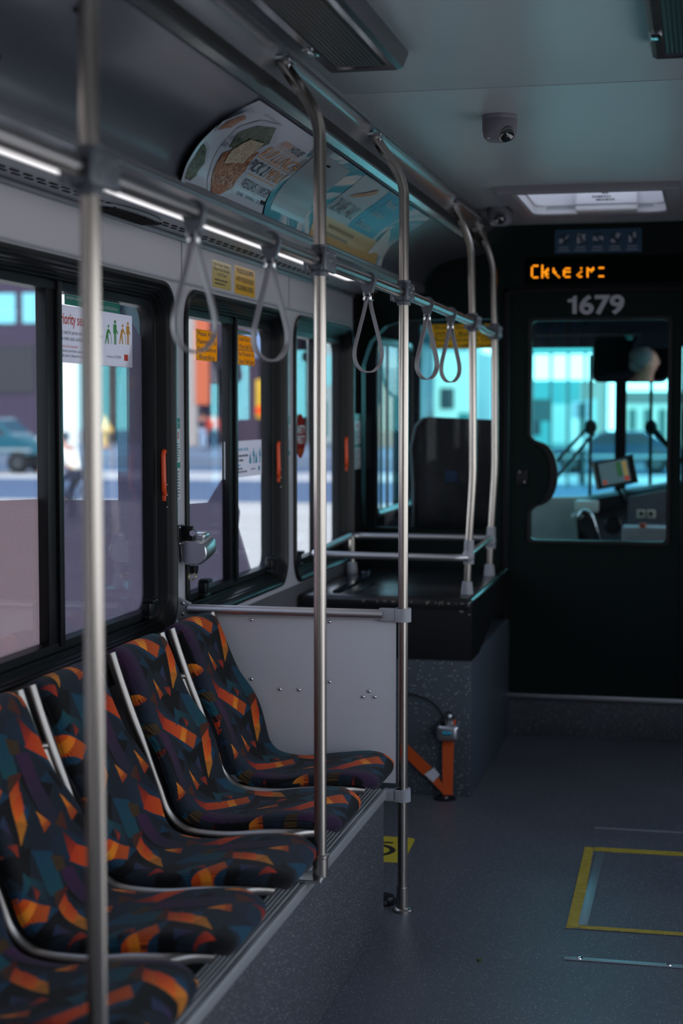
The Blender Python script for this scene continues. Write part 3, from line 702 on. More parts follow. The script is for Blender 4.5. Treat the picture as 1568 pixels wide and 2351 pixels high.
# lower-left wheelchair lock on the window pillar
lk = empty('belt_housing', (-1.75, 5.21, 1.12), 'silver shoulder belt retractor on a black bracket between the first two windows', 'retractor')
mb = MB().box(-1.752, -1.738, 5.185, 5.245, 1.205, 1.275, 0.003).box(-1.74, -1.70, 5.225, 5.240, 1.215, 1.272, 0.003); bb = mb.build('bracket', RUB, lk)
TL().ball((-1.737, 5.195, 1.268), 0.004).new().ball((-1.737, 5.195, 1.213), 0.004).new().cyl((-1.70, 5.218, 1.247), (-1.70, 5.245, 1.247), 0.011, n=6).build('bolt', CHROME, bb)
pr = [(-1.745, 1.222), (-1.675, 1.222), (-1.652, 1.212), (-1.645, 1.190), (-1.645, 1.165), (-1.668, 1.140), (-1.735, 1.140)]
def ring(P, y, k=1.0, dz=0.0):
    V = fillet([(Vector((P[-1][0], 0, P[-1][1])) + Vector((P[0][0], 0, P[0][1]))) / 2] + [Vector((a, 0, b)) for a, b in P] + [(Vector((P[-1][0], 0, P[-1][1])) + Vector((P[0][0], 0, P[0][1]))) / 2], 0.012, 4)[:-1]
    c = Vector((-1.69, 0, 1.18)); return [c + (v - c) * k + Vector((0, y, dz)) for v in V]
MB().loft([ring(pr, 5.208, 0.88), ring(pr, 5.212, 0.96), ring(pr, 5.222, 1.0), ring(pr, 5.30, 1.0, 0.012), ring(pr, 5.325, 0.94, 0.014), ring(pr, 5.335, 0.8, 0.014)], cap=True).build('case', ALU, lk, 28)
MB().box(-1.742, -1.665, 5.245, 5.31, 1.222, 1.246, 0.010).build('top_hump', ALU, lk)
MB().cyl((-1.70, 5.23, 1.135), (-1.70, 5.23, 1.108), 0.018, 0.014).build('outlet', RUB, lk)
MB().sweep([(-1.70 + 0.012 * math.cos(t), 5.215 + 0.004 * math.sin(t), 1.100 + 0.010 * math.sin(t)) for t in np.linspace(0, 2 * PI, 17)[:-1]], 0.003, 8, closed=True).build('ring', mat('brass', (0.7, 0.62, 0.35), 0.25, 1.0), lk)

# ------------------------------------------------------------------ patterned seats
def pattern(U, V):
    """woven pattern colours for cloth coordinates U (across) and V (down), in metres; returns rgb and a stripe weight"""
    n = len(U); C = np.empty((n, 3)); S = np.zeros(n)
    TU, TV = 0.40, 0.285
    jj = np.floor(V / TV); uu = (U / TU) % 1.0; vv = (V / TV) % 1.0
    C[:] = (0.014, 0.021, 0.034); S[:] = 0.30
    def inside(P, ox=0.0, oy=0.0):
        r = np.zeros(n, bool)
        for du in (-1, 0, 1):
            for dv in (-1, 0, 1):
                x = uu + du - ox; y = vv + dv - oy; m = np.ones(n, bool)
                for i in range(len(P)):
                    a, b = P[i], P[(i + 1) % len(P)]; m &= ((b[0] - a[0]) * (y - a[1]) - (b[1] - a[1]) * (x - a[0])) >= 0
                r |= m
        return r
    def ccw(P):
        a = sum(P[i][0] * P[(i + 1) % len(P)][1] - P[(i + 1) % len(P)][0] * P[i][1] for i in range(len(P))); return P if a > 0 else P[::-1]
    def put(P, c0, c1, ax, stripe=0.0, stripe_from=1.1):
        P = ccw(P); m = inside(P); p0 = np.array(ax[0]); d = np.array(ax[1]) - p0
        x = uu[m] - p0[0]; x = x - np.round(x - d[0] / 2); y = vv[m] - p0[1]; y = y - np.round(y - d[1] / 2)
        t = np.clip((x * d[0] + y * d[1]) / (d @ d), 0, 1)
        C[m] = np.array(c0)[None] * (1 - t)[:, None] + np.array(c1)[None] * t[:, None]
        S[m] = np.where(t > stripe_from, 0.85, stripe)
    NAVY, BLUE, TEAL, BLACK, PURP, MAR = (0.016, 0.026, 0.045), (0.010, 0.065, 0.13), (0.012, 0.095, 0.115), (0.003, 0.003, 0.004), (0.075, 0.018, 0.075), (0.18, 0.016, 0.014)
    ORG, RED, YEL_, BRN = (1.0, 0.15, 0.010), (0.60, 0.045, 0.010), (1.0, 0.36, 0.025), (0.10, 0.055, 0.018)
    put([(0.0, 0.05), (0.22, -0.05), (1.0, 0.72), (0.78, 0.86)], NAVY, BLUE, ((0, 0), (0.9, 0.8)), 0.35)
    put([(0.38, -0.06), (0.80, -0.03), (0.58, 0.32)], BLACK, BLACK, ((0, 0), (1, 1)))
    put([(0.44, 0.60), (0.90, 0.54), (0.70, 1.0)], BLACK, BLACK, ((0, 0), (1, 1)))
    put([(0.0, 0.38), (0.36, 0.64), (0.06, 0.88)], BLACK, BLACK, ((0, 0), (1, 1)))
    put([(0.06, 0.26), (0.22, 0.30), (0.26, 1.0), (0.08, 1.0)], PURP, NAVY, ((0.1, 0.2), (0.2, 0.98)), 0.4)
    put([(0.80, 0.0), (1.04, 0.10), (1.0, 0.48), (0.82, 0.40)], BLUE, TEAL, ((0.9, 0), (0.9, 0.45)), 0.4)
    put([(0.58, 0.12), (0.82, 0.28), (0.76, 0.50)], TEAL, NAVY, ((0.6, 0.15), (0.8, 0.45)), 0.5)
    put([(0.24, 0.0), (0.36, 0.18), (0.22, 0.24)], MAR, RED, ((0.28, 0.04), (0.3, 0.25)), 0.3)
    put([(0.20, 0.25), (0.34, 0.16), (0.76, 0.48), (0.61, 0.575)], RED, ORG, ((0.24, 0.22), (0.70, 0.54)), 0.05, 0.66)
    put([(0.425, 0.425), (0.565, 0.33), (0.63, 0.38), (0.49, 0.475)], YEL_, ORG, ((0.44, 0.44), (0.64, 0.34)), 0.0)
    put([(0.83, 0.53), (0.99, 0.46), (0.86, 0.82), (0.69, 0.93)], RED, YEL_, ((0.95, 0.48), (0.76, 0.94)), 0.12, 0.66)
    put([(0.81, 0.62), (0.97, 0.56), (0.92, 0.70), (0.76, 0.77)], RED, ORG, ((0.95, 0.58), (0.80, 0.75)), 0.0)
    put([(0.88, 0.40), (1.06, 0.42), (1.02, 0.46), (0.82, 0.52)], BRN, MAR, ((0.85, 0.42), (1.0, 0.5)), 0.9)
    put([(0.38, 0.74), (0.47, 0.93), (0.38, 0.97)], YEL_, RED, ((0.38, 0.7), (0.44, 0.97)), 0.0, 0.6)
    put([(0.03, 0.76), (0.14, 0.90), (0.02, 0.94)], YEL_, RED, ((0.04, 0.74), (0.08, 0.94)), 0.1, 0.7)
    put([(0.0, 0.12), (0.14, 0.18), (0.12, 0.28), (0.0, 0.26)], BRN, BRN, ((0, 0), (1, 1)), 0.9)
    put([(0.52, 0.87), (0.65, 0.90), (0.60, 0.99)], MAR, RED, ((0.52, 0.86), (0.6, 1.0)), 0.3)
    put([(0.46, 0.30), (0.60, 0.10), (0.66, 0.22)], BLUE, TEAL, ((0.46, 0.3), (0.66, 0.2)), 0.5)
    put([(0.54, 0.72), (0.66, 0.66), (0.62, 0.86)], BLUE, PURP, ((0.54, 0.66), (0.64, 0.86)), 0.5)
    put([(0.24, 0.56), (0.36, 0.50), (0.42, 0.66)], BLUE, NAVY, ((0.24, 0.5), (0.46, 0.66)), 0.6)
    put([(0.36, 0.50), (0.56, 0.62), (0.42, 0.72)], BLACK, BLACK, ((0, 0), (1, 1)))
    put([(0.18, 0.92), (0.32, 0.86), (0.30, 1.02)], BRN, MAR, ((0.18, 0.9), (0.32, 1.0)), 0.9)
    put([(0.66, 0.24), (0.72, 0.32), (0.64, 0.36)], MAR, RED, ((0.66, 0.24), (0.66, 0.36)), 0.6)
    return C, S

def cloth_material():
    m = bpy.data.materials.new('woven_moquette'); m.use_nodes = True; nt = m.node_tree; b = nt.nodes['Principled BSDF']
    b.inputs['Roughness'].default_value = 0.9; b.inputs['Specular IOR Level'].default_value = 0.2
    b.inputs['Sheen Weight'].default_value = 0.06
    at = nt.nodes.new('ShaderNodeAttribute'); at.attribute_name = 'Col'; st = nt.nodes.new('ShaderNodeAttribute'); st.attribute_name = 'stripe'
    uv = nt.nodes.new('ShaderNodeAttribute'); uv.attribute_name = 'cloth'
    sep = nt.nodes.new('ShaderNodeSeparateXYZ'); nt.links.new(uv.outputs['Vector'], sep.inputs[0])
    def wave(sock, freq):
        k = nt.nodes.new('ShaderNodeMath'); k.operation = 'MULTIPLY'; k.inputs[1].default_value = freq; nt.links.new(sock, k.inputs[0])
        s = nt.nodes.new('ShaderNodeMath'); s.operation = 'SINE'; nt.links.new(k.outputs[0], s.inputs[0])
        r = nt.nodes.new('ShaderNodeMapRange'); r.inputs['From Min'].default_value = -0.2; r.inputs['From Max'].default_value = 0.5; nt.links.new(s.outputs[0], r.inputs['Value']); return r.outputs[0]
    wu = wave(sep.outputs['X'], 2 * PI / 0.0072); wv = wave(sep.outputs['Y'], 2 * PI / 0.0046)
    f = nt.nodes.new('ShaderNodeMath'); f.operation = 'MULTIPLY'; nt.links.new(wu, f.inputs[0]); nt.links.new(st.outputs['Fac'], f.inputs[1])
    mx = nt.nodes.new('ShaderNodeMix'); mx.data_type = 'RGBA'; mx.inputs['B'].default_value = (0.006, 0.006, 0.008, 1)
    nt.links.new(f.outputs[0], mx.inputs['Factor']); nt.links.new(at.outputs['Color'], mx.inputs['A'])
    m2 = nt.nodes.new('ShaderNodeMix'); m2.data_type = 'RGBA'; m2.blend_type = 'MULTIPLY'; m2.inputs['Factor'].default_value = 0.30
    cr = nt.nodes.new('ShaderNodeCombineColor')
    for k in range(3): nt.links.new(wv, cr.inputs[k])
    nt.links.new(mx.outputs['Result'], m2.inputs['A']); nt.links.new(cr.outputs[0], m2.inputs['B'])
    nt.links.new(m2.outputs['Result'], b.inputs['Base Color'])
    bp = nt.nodes.new('ShaderNodeBump'); bp.inputs['Strength'].default_value = 0.4; bp.inputs['Distance'].default_value = 0.001
    nt.links.new(wv, bp.inputs['Height']); nt.links.new(bp.outputs['Normal'], b.inputs['Normal'])
    return m
CLOTH = cloth_material()
SHELL = mat('seat_shell', (0.012, 0.012, 0.014), 0.5)
PROF = [(-1.640, 0, 0.880), (-1.650, 0, 0.925), (-1.638, 0, 0.962), (-1.610, 0, 0.968), (-1.584, 0, 0.928), (-1.554, 0, 0.850), (-1.528, 0, 0.78), (-1.492, 0, 0.71), (-1.456, 0, 0.615), (-1.425, 0, 0.550),
        (-1.375, 0, 0.513), (-1.28, 0, 0.502), (-1.16, 0, 0.518), (-1.06, 0, 0.528), (-1.005, 0, 0.518), (-0.978, 0, 0.494)]
HW = 0.205
def pad(name, parent, nu, nv, off, th, uoff, voff, m, colored):
    P, L = smooth_path(PROF, nv); o = origin(parent); verts = []; us = []; vs = []
    for j, p in enumerate(P):
        t = (P[min(j + 1, nv)] - P[max(j - 1, 0)]).normalized(); n = Vector((-t.z, 0, t.x)); n = n if n.x + n.z > 0 or j < nv * 0.1 else n
        n = Vector((t.z * -1, 0, t.x)) if True else n
        s = L * j / nv; e = L - s; hw = HW
        if e < 0.10: hw = HW - 0.10 + math.sqrt(max(0, 0.10 ** 2 - (0.10 - e) ** 2)) * 1.0
        if s < 0.13:
            d = max(0.0, 0.13 - s); hw = HW - 0.012 * (d / 0.13) ** 2
        b = s / L; lum = math.exp(-((b - 0.43) / 0.12) ** 2); hw = hw - 0.008 + 0.026 * lum - 0.012 * math.exp(-((b - 0.2) / 0.1) ** 2)
        for i in range(nu + 1):
            w = -1 + 2 * i / nu; edge = max(0.0, 1 - abs(w) ** 10) ** 0.5
            lift = (0.007 + 0.020 * lum) * abs(w) ** 4 * (1 if s > 0.12 else 0.3)
            q = p + n * (off + th * edge * (min(1, e / 0.02) ** 0.5) + lift - (0.016 if colored else 0.004) * (1 - edge)); 
            verts.append((q.x - o.x, w * hw, q.z - o.z)); us.append(w * hw + 0.205 + uoff); vs.append(s + voff)
    faces = []
    for j in range(nv):
        for i in range(nu):
            a = j * (nu + 1) + i; faces.append((a, a + 1, a + nu + 2, a + nu + 1))
    me = bpy.data.meshes.new(name); me.from_pydata(verts, [], faces); me.materials.append(m)
    me.polygons.foreach_set('use_smooth', [True] * len(me.polygons))
    if colored:
        U = np.array(us); V = np.array(vs); Cc, S = pattern(U, V)
        a = me.attributes.new('Col', 'FLOAT_COLOR', 'POINT'); a.data.foreach_set('color', np.c_[Cc, np.ones(len(U))].ravel().astype('f'))
        a = me.attributes.new('stripe', 'FLOAT', 'POINT'); a.data.foreach_set('value', S.astype('f'))
        a = me.attributes.new('cloth', 'FLOAT_VECTOR', 'POINT'); a.data.foreach_set('vector', np.c_[U, V, 0 * U].ravel().astype('f'))
    me.update()
    ob = bpy.data.objects.new(name, me); link(ob, parent); return ob
def seat(y, label, uoff, voff, crossbar):
    t = empty('bus_chair', (-1.36, y, 0.437), label, 'seat', 'patterned moulded seats along the windows')
    pad('upholstery', t, 170, 460, 0.0, 0.022, uoff, voff, CLOTH, True)
    pad('shell', t, 24, 80, -0.004, 0.003, 0, 0, SHELL, False)
    TP, _ = smooth_path([(-1.618, 0, 0.985), (-1.588, 0, 0.895), (-1.553, 0, 0.80), (-1.517, 0, 0.715), (-1.482, 0, 0.62), (-1.455, 0, 0.545), (-1.415, 0, 0.503), (-1.365, 0, 0.488), (-1.27, 0, 0.486), (-1.16, 0, 0.498), (-1.06, 0, 0.502), (-1.02, 0, 0.494)], 60)
    for s in (-1, 1):
        MB().sweep([p + Vector((0, y + s * 0.210 - s * max(0, (p.x + 1.09)) * 0.9, 0)) for p in TP], 0.0145, 16).build('frame_tube', SFRAME, t)
    for xm_ in (-1.40, -1.13): MB().box(xm_, xm_ + 0.03, y - 0.2, y + 0.2, 0.437, 0.490, 0.004).build('mount', SHELL, t)
    if crossbar:
        ys = y - 0.210
        mb = MB().sweep([(-1.60, ys - 0.45, 0.835), (-1.595, ys - 0.06, 0.842), (-1.573, ys, 0.838)], 0.012, 12)
        mb.poly([(-1.598, ys - 0.10, 0.845), (-1.566, ys + 0.006, 0.838), (-1.515, ys + 0.006, 0.70), (-1.53, ys - 0.01, 0.72)], Vector((0.004, 0.008, 0)))
        mb.build('crossbar', SFRAME, t)
    return t
seat(4.955, 'patterned seat next to the grey partition panel', 0.0, 0.0, True)
seat(4.435, 'patterned seat second from the partition panel with its S-curved steel frame tube in full view', 0.01, 0.0, False)
seat(3.885, 'patterned seat just in front of the pole on the pedestal, third from the partition', 0.19, 0.13, True)
seat(3.39, 'patterned seat half hidden by the blurred near pole, fourth from the partition', 0.20, 0.13, False)
seat(2.88, 'patterned seat fifth from the partition, only its lap edge showing in the bottom corner', 0.08, 0.05, True)

# ------------------------------------------------------------------ ceiling fittings
def ceiling_lamp(x0, x1, y0, y1, label):
    t = empty('ceiling_light', ((x0 + x1) / 2, (y0 + y1) / 2, 2.6), label, 'light', 'unlit perforated ceiling lights')
    loops = [[Vector((a, b, z)) for a, b in ((x0 + k, y0 + k), (x1 - k, y0 + k), (x1 - k, y1 - k), (x0 + k, y1 - k))] for k, z in ((-0.012, 2.602), (-0.012, 2.592), (0.0, 2.556), (0.012, 2.548), (0.03, 2.551), (0.034, 2.558))]
    MB().loft(loops).build('frame', mat('lamp_frame', (0.22, 0.22, 0.24), 0.16, 0.85), t, 30)
    MB().box(x0 + 0.03, x1 - 0.03, y0 + 0.03, y1 - 0.03, 2.558, 2.562).build('grille', mat('lamp_grille', (0.030, 0.032, 0.034), 0.3, 0.5), t)
    mb = MB(); n = int((x1 - x0 - 0.07) / 0.011)
    for i in range(n): mb.box(x0 + 0.036 + i * 0.011, x0 + 0.042 + i * 0.011, y0 + 0.035, y1 - 0.05, 2.5535, 2.559)
    k = int((y1 - y0 - 0.07) / 0.012)
    for i in range(k): mb.box(x0 + 0.035, x1 - 0.035, y0 + 0.036 + i * 0.012, y0 + 0.041 + i * 0.012, 2.5545, 2.559)
    mb.build('mesh_screen', mat('lamp_mesh', (0.05, 0.055, 0.055), 0.35, 0.6), t, 0)
    MB().box(x0 + 0.002, x0 + 0.03, y1 - 0.30, y1 - 0.22, 2.545, 2.552, 0.003).build('clip', CHROME, t)
ceiling_lamp(-0.985, -0.785, 2.72, 4.20, 'perforated ceiling light box above the steel poles at the cove')
ceiling_lamp(-0.145, 0.055, 2.72, 4.22, 'perforated ceiling light box across the aisle from the cove, cut off by the picture edge')

def dome_cam(x, y, r, label, lens):
    t = empty('security_camera', (x, y, 2.6), label, 'camera', 'grey dome cameras on the ceiling')
    MB().lathe((x, y, 2.6), (0, 0, -1), [(r, 0), (r, 0.012), (r * 0.985, 0.013), (r, 0.015), (r * 0.99, 0.045), (r * 0.9, 0.068), (r * 0.7, 0.080), (0.001, 0.083)], 32).build('housing', mat('camera_grey', (0.17, 0.16, 0.19), 0.45), t)
    lx, ly, lz = lens
    MB().ball((x + lx, y + ly, 2.6 + lz), r * 0.52).build('lens_dome', mat('lens_black', (0.006, 0.010, 0.008), 0.05, spec=0.9, coat=1.0), t)
    MB().lathe((x + lx, y + ly, 2.6 + lz), (lx * 3, ly * 3, -0.1), [(r * 0.40, r * 0.22), (r * 0.5, r * 0.20), (r * 0.5, r * 0.02), (r * 0.42, 0)], 28).build('lens_ring', mat('camera_grey', (0.17, 0.16, 0.19), 0.45), t)
    MB().ball((x - r * 0.35, y - r * 0.35, 2.6 - 0.072), r * 0.33, (1, 1, 0.45)).build('infrared_window', mat('milky', (0.45, 0.5, 0.5), 0.3), t)
dome_cam(-0.655, 5.18, 0.056, 'grey dome camera in the middle of the ceiling', (0.022, -0.026, -0.060))
dome_cam(-0.945, 7.50, 0.060, 'pale dome camera on the ceiling at the bulkhead corner beside the roof hatch', (0.006, -0.040, -0.050))

ht = empty('roof_hatch', (-0.49, 7.3, 2.6), 'roof escape hatch in a grey frame just before the bulkhead', 'hatch')
X0, X1, Y0, Y1 = -0.875, -0.115, 6.78, 7.70
loops = [[Vector((a, b, z)) for a, b in ((X0 + k, Y0 + k), (X1 - k, Y0 + k), (X1 - k, Y1 - k), (X0 + k, Y1 - k))] for k, z in ((0, 2.602), (0, 2.575), (0.01, 2.568), (0.055, 2.568), (0.07, 2.575), (0.078, 2.60))]
MB().loft(loops).build('frame', mat('hatch_grey', (0.24, 0.23, 0.26), 0.4), ht, 30)
HL = mat('hatch_liner', (0.72, 0.71, 0.74), 0.3)
loops = [[Vector((a, b, z)) for a, b in rrect(X0 + k, X1 - k, Y0 + k, Y1 - k, 0.06, 5)] for k, z in ((0.076, 2.580), (0.080, 2.615), (0.088, 2.618), (0.095, 2.76))]
MB().loft(loops).build('liner', HL, ht, 30)
MB().poly([(a, b, 2.76) for a, b in rrect(X0 + 0.06, X1 - 0.06, Y0 + 0.06, Y1 - 0.06, 0.08, 5)], Vector((0, 0, 0.006))).build('lid', vinyl('hatch_lid', (0.78, 0.78, 0.80), 0.8), ht, 0)
MB().box(-0.60, -0.32, 7.50, 7.60, 2.575, 2.70, 0.012).build('centre_box', HL, ht)
MB().box(-0.60, -0.32, 7.495, 7.505, 2.603, 2.607, 0.001).build('groove', mat('hatch_grey', (0.24, 0.23, 0.26), 0.4), ht)
mb = TL(); F = Frame((-0.46, 7.5, 2.612), (1, 0, 0), (0, 0, 1), (0, -1, 0))
for k, w in ((0.052, 0.045), (0.038, 0.018), (0.022, 0.062), (0.008, 0.045)): lines(mb, F, -w, w, k + 0.008, k, 1, random.Random(int(k * 1000)), 0.0016, 0.8)
mb.build('small_print', INK, ht, 0)

spk = empty('speaker_grille', (-1.70, 4.62, 2.25), 'oval dark speaker grille set in the slotted soffit behind the first strap', 'speaker')
MB().loft([[Vector((-1.700 + (0.050 - k) * math.cos(t), 4.62 + (0.26 - k) * math.sin(t), z)) for t in np.linspace(0, 2 * PI, 49)[:-1]] for k, z in ((0, 2.255), (0.002, 2.247), (0.008, 2.245), (0.012, 2.248))], cap=True).build('rim', FIT, spk)
mb = MB()
for i in range(17):
    y = 4.42 + i * 0.025; mb.box(-1.735, -1.665, y, y + 0.008, 2.2425, 2.248)
mb.build('slots', DARK, spk)
# twin screws on the cove panels
def cove_pt(s, y, d=0.0):
    k = s * 40; i = min(39, int(k)); p = ARC[i].lerp(ARC[i + 1], k - i); t = (ARC[i + 1] - ARC[i]).normalized(); n = Vector((t.z, 0, -t.x))
    return Vector((p.x, y, p.z)) + n * d
for (s, y, lab) in ((0.22, 3.02, 'pair of dark cove screws above the blurred near pole clamp'), (0.75, 3.02, 'pair of dark cove screws high on the blank cove panel'), (0.12, 5.07, 'pair of dark cove screws at the lower corner of the food poster'), (0.80, 5.07, 'pair of dark cove screws at the upper corner of the food poster')):
    mb = MB().ball(cove_pt(s, y - 0.012, 0.002), 0.008).ball(cove_pt(s, y + 0.012, 0.002), 0.008); tag(mb.build('screw_pair', mat('dark_screw', (0.02, 0.02, 0.022), 0.25, 0.8)), lab, 'screws', 'screw pairs on the cove')

# ------------------------------------------------------------------ cove posters
class CoveF:            # print mapped onto the curved cove: a along the bus, b up the curve (0..1)
    def __init__(s, y0): s.y0 = y0
    def p(s, a, b, d=0.0): return cove_pt(max(0.0, min(0.999, b)), s.y0 + a, 0.0012 + d)
def cove_sheet(name, y0, y1, b0, b1, m, parent=None, d=0.001, wave=0.0):
    mb = MB(); G = []
    for i in range(25):
        b = b0 + (b1 - b0) * i / 24
        G.append([mb.b.verts.new(cove_pt(b, y0 + (y1 - y0) * j / 12, d + wave * math.exp(-j * 0.45) * (0.4 + 0.6 * math.sin(i / 24 * PI)))) for j in range(13)])
    for i in range(24):
        for j in range(12): mb.b.faces.new((G[i][j], G[i][j + 1], G[i + 1][j + 1], G[i + 1][j]))
    return mb.build(name, m, parent)
def blob(mb, F, ca, cb, ra, rb, rot, d, n=28, jag=0.08, seed=1):
    r = random.Random(seed); P = []
    for k in range(n):
        t = 2 * PI * k / n; q = 1 + jag * (r.random() - 0.5) * 2; x = ra * q * math.cos(t); y = rb * q * math.sin(t)
        P.append((ca + x * math.cos(rot) - y * math.sin(rot), cb + (x * math.sin(rot) + y * math.cos(rot)) / ARCL))
    c = mb.b.verts.new(F.p(ca, cb, d)); ring = [[mb.b.verts.new(F.p(ca + (a - ca) * f, cb + (b - cb) * f, d)) for a, b in P] for f in (0.33, 0.66, 1.0)]
    for k in range(n):
        mb.b.faces.new((c, ring[0][k], ring[0][(k + 1) % n]))
        for A, B in zip(ring, ring[1:]): mb.b.faces.new((A[k], B[k], B[(k + 1) % n], A[(k + 1) % n]))
def food_mat(name, cols, scale):
    m = mat(name, cols[0], 0.4); nt = m.node_tree; b = nt.nodes['Principled BSDF']
    tc = [n for n in nt.nodes if n.type == 'TEX_COORD'][0]; nz = nt.nodes.new('ShaderNodeTexNoise'); nz.inputs['Scale'].default_value = scale; nz.inputs['Detail'].default_value = 2; nz.inputs['Distortion'].default_value = 1.5
    nt.links.new(tc.outputs['Object'], nz.inputs['Vector']); r = nt.nodes.new('ShaderNodeValToRGB'); r.color_ramp.interpolation = 'LINEAR'
    while len(r.color_ramp.elements) < len(cols): r.color_ramp.elements.new(0.5)
    for i, c in enumerate(cols): r.color_ramp.elements[i].position = 0.30 + 0.40 * i / (len(cols) - 1); r.color_ramp.elements[i].color = (*c, 1)
    nt.links.new(nz.outputs['Fac'], r.inputs[0]); nt.links.new(r.outputs[0], b.inputs['Base Color']); return m
PAPER = mat('poster_paper', (0.42, 0.46, 0.53), 0.28, spec=0.5)
class SlantF(CoveF):    # the sheets sit slightly skewed in their channel
    def __init__(s, y0, k): s.y0 = y0; s.k = k
    def p(s, a, b, d=0.0): return CoveF.p(s, a - s.k * b * b, b, d)
def skew_sheet(name, F, a0, a1, b0, b1, m, parent, d, curl=0.0):
    mb = MB(); G = []
    for i in range(25):
        b = b0 + (b1 - b0) * i / 24
        G.append([mb.b.verts.new(F.p(a0 + (a1 - a0) * j / 16, b, d + curl * math.exp(-j * 0.8) * (0.45 + 0.55 * math.sin(b * PI * 1.6 + 0.6)))) for j in range(17)])
    for i in range(24):
        for j in range(16): mb.b.faces.new((G[i][j], G[i][j + 1], G[i + 1][j + 1], G[i + 1][j]))
    return mb.build(name, m, parent)
def shape(mb, F, pts, d):
    c = (sum(p[0] for p in pts) / len(pts), sum(p[1] for p in pts) / len(pts)); P = []
    for p, q in zip(pts, pts[1:] + pts[:1]):
        for k in range(4): t = k / 4; P.append((p[0] + (q[0] - p[0]) * t, p[1] + (q[1] - p[1]) * t))
    n = len(P); v0 = mb.b.verts.new(F.p(c[0], c[1], d)); ring = [[mb.b.verts.new(F.p(c[0] + (a - c[0]) * f, c[1] + (b - c[1]) * f, d)) for a, b in P] for f in (0.33, 0.66, 1.0)]
    for k in range(n):
        mb.b.faces.new((v0, ring[0][k], ring[0][(k + 1) % n]))
        for A, B in zip(ring, ring[1:]): mb.b.faces.new((A[k], B[k], B[(k + 1) % n], A[(k + 1) % n]))
FS = SlantF(4.02, 0.23); F = CoveF(4.02)
p1 = skew_sheet('food_poster', FS, 0.215, 1.08, 0.0, 0.98, PAPER, None, 0.003, 0.02)
tag(p1, 'curved restaurant lunch poster with food photographs in the cove', 'poster')
mb = TL(); shape(mb, F, [(0.49, 0.01), (0.45, 0.17), (0.36, 0.40), (0.24, 0.65), (0.225, 0.82), (0.33, 0.90), (0.55, 0.70), (0.63, 0.50), (0.75, 0.26), (0.71, 0.08), (0.60, 0.005)], 0.005)
mb.new(); shape(mb, F, [(0.235, 0.02), (0.255, 0.215), (0.205, 0.40), (0.30, 0.345), (0.375, 0.22), (0.36, 0.085), (0.31, 0.015)], 0.012); mb.new(); shape(mb, F, [(0.185, 0.49), (0.11, 0.62), (0.06, 0.86), (0.125, 0.82), (0.205, 0.62)], 0.012)
mb.build('plate_picture', mat('plate_print', (0.36, 0.40, 0.47), 0.3), p1)
mb = TL(); shape(mb, F, [(0.41, 0.42), (0.30, 0.585), (0.275, 0.755), (0.35, 0.845), (0.53, 0.66), (0.565, 0.52)], 0.0062); mb.new(); shape(mb, F, [(0.245, 0.03), (0.26, 0.21), (0.225, 0.36), (0.29, 0.32), (0.355, 0.21), (0.34, 0.085), (0.30, 0.03)], 0.0135)
mb.build('greens_picture', food_mat('greens', [(0.008, 0.02, 0.012), (0.04, 0.065, 0.03), (0.26, 0.27, 0.22)], 95), p1)
mb = TL(); shape(mb, F, [(0.516, 0.02), (0.476, 0.18), (0.426, 0.355), (0.47, 0.475), (0.59, 0.53), (0.70, 0.30), (0.70, 0.125), (0.606, 0.03)], 0.0075); mb.new(); shape(mb, F, [(0.175, 0.53), (0.12, 0.64), (0.09, 0.80), (0.13, 0.78), (0.19, 0.62)], 0.0135)
mb.build('meat_picture', food_mat('pulled_meat', [(0.05, 0.016, 0.01), (0.26, 0.085, 0.03), (0.46, 0.32, 0.2)], 75), p1)
mb = MB(); shape(mb, F, [(0.50, 0.28), (0.44, 0.42), (0.41, 0.60), (0.50, 0.64), (0.56, 0.52), (0.62, 0.36)], 0.0088)
mb.build('cheese_picture', food_mat('cheese', [(0.10, 0.07, 0.035), (0.42, 0.34, 0.22), (0.62, 0.57, 0.46)], 120), p1)
OCHP = mat('ad_orange', (0.58, 0.24, 0.06), 0.4); CHAR = mat('ad_charcoal', (0.03, 0.03, 0.04), 0.4)
mb = TL(); put_text(mb, FS, 'HOUSE', 0.80, 0.70, 0.085, 0.13, bold=0.012, d=0.005); put_text(mb, FS, 'PICK 2', 0.71, 0.325, 0.125, 0.175, bold=0.004, d=0.005)
put_text(mb, FS, 'WEEKDAYS | 11AM-3PM', 0.77, 0.165, 0.085, 0.31, d=0.005); put_text(mb, FS, 'DENVER    CENTENNIAL    LITTLETON', 0.77, 0.09, 0.03, 0.30, d=0.005)
put_text(mb, F, 'NUTS & BERRIES', 0.305, 0.50, 0.05, 0.10, d=0.009); put_text(mb, F, 'SALAD', 0.335, 0.41, 0.05, 0.05, d=0.009); put_text(mb, F, 'BBQ SANDWICHES', 0.14, 0.90, 0.03, 0.14, d=0.010)
mb.build('dark_lettering', CHAR, p1, 0)
mb = TL(); put_text(mb, FS, 'VIEW', 0.69, 0.70, 0.085, 0.105, bold=0.0, d=0.005); put_text(mb, FS, '$10 LUNCH', 0.68, 0.50, 0.145, 0.37, d=0.005); put_text(mb, FS, 'MENU', 0.905, 0.325, 0.125, 0.165, d=0.005)
put_text(mb, FS, '- EATERY BAR & ROOFTOP -', 0.69, 0.66, 0.028, 0.26, d=0.005)
for b in (0.475, 0.29):
    mb.new(); mb.poly([FS.p(0.70, b, .005), FS.p(1.06, b, .005), FS.p(1.06, b + 0.008, .005), FS.p(0.70, b + 0.008, .005)])
mb.build('orange_lettering', OCHP, p1, 0)
FT = SlantF(4.02, 0.48)
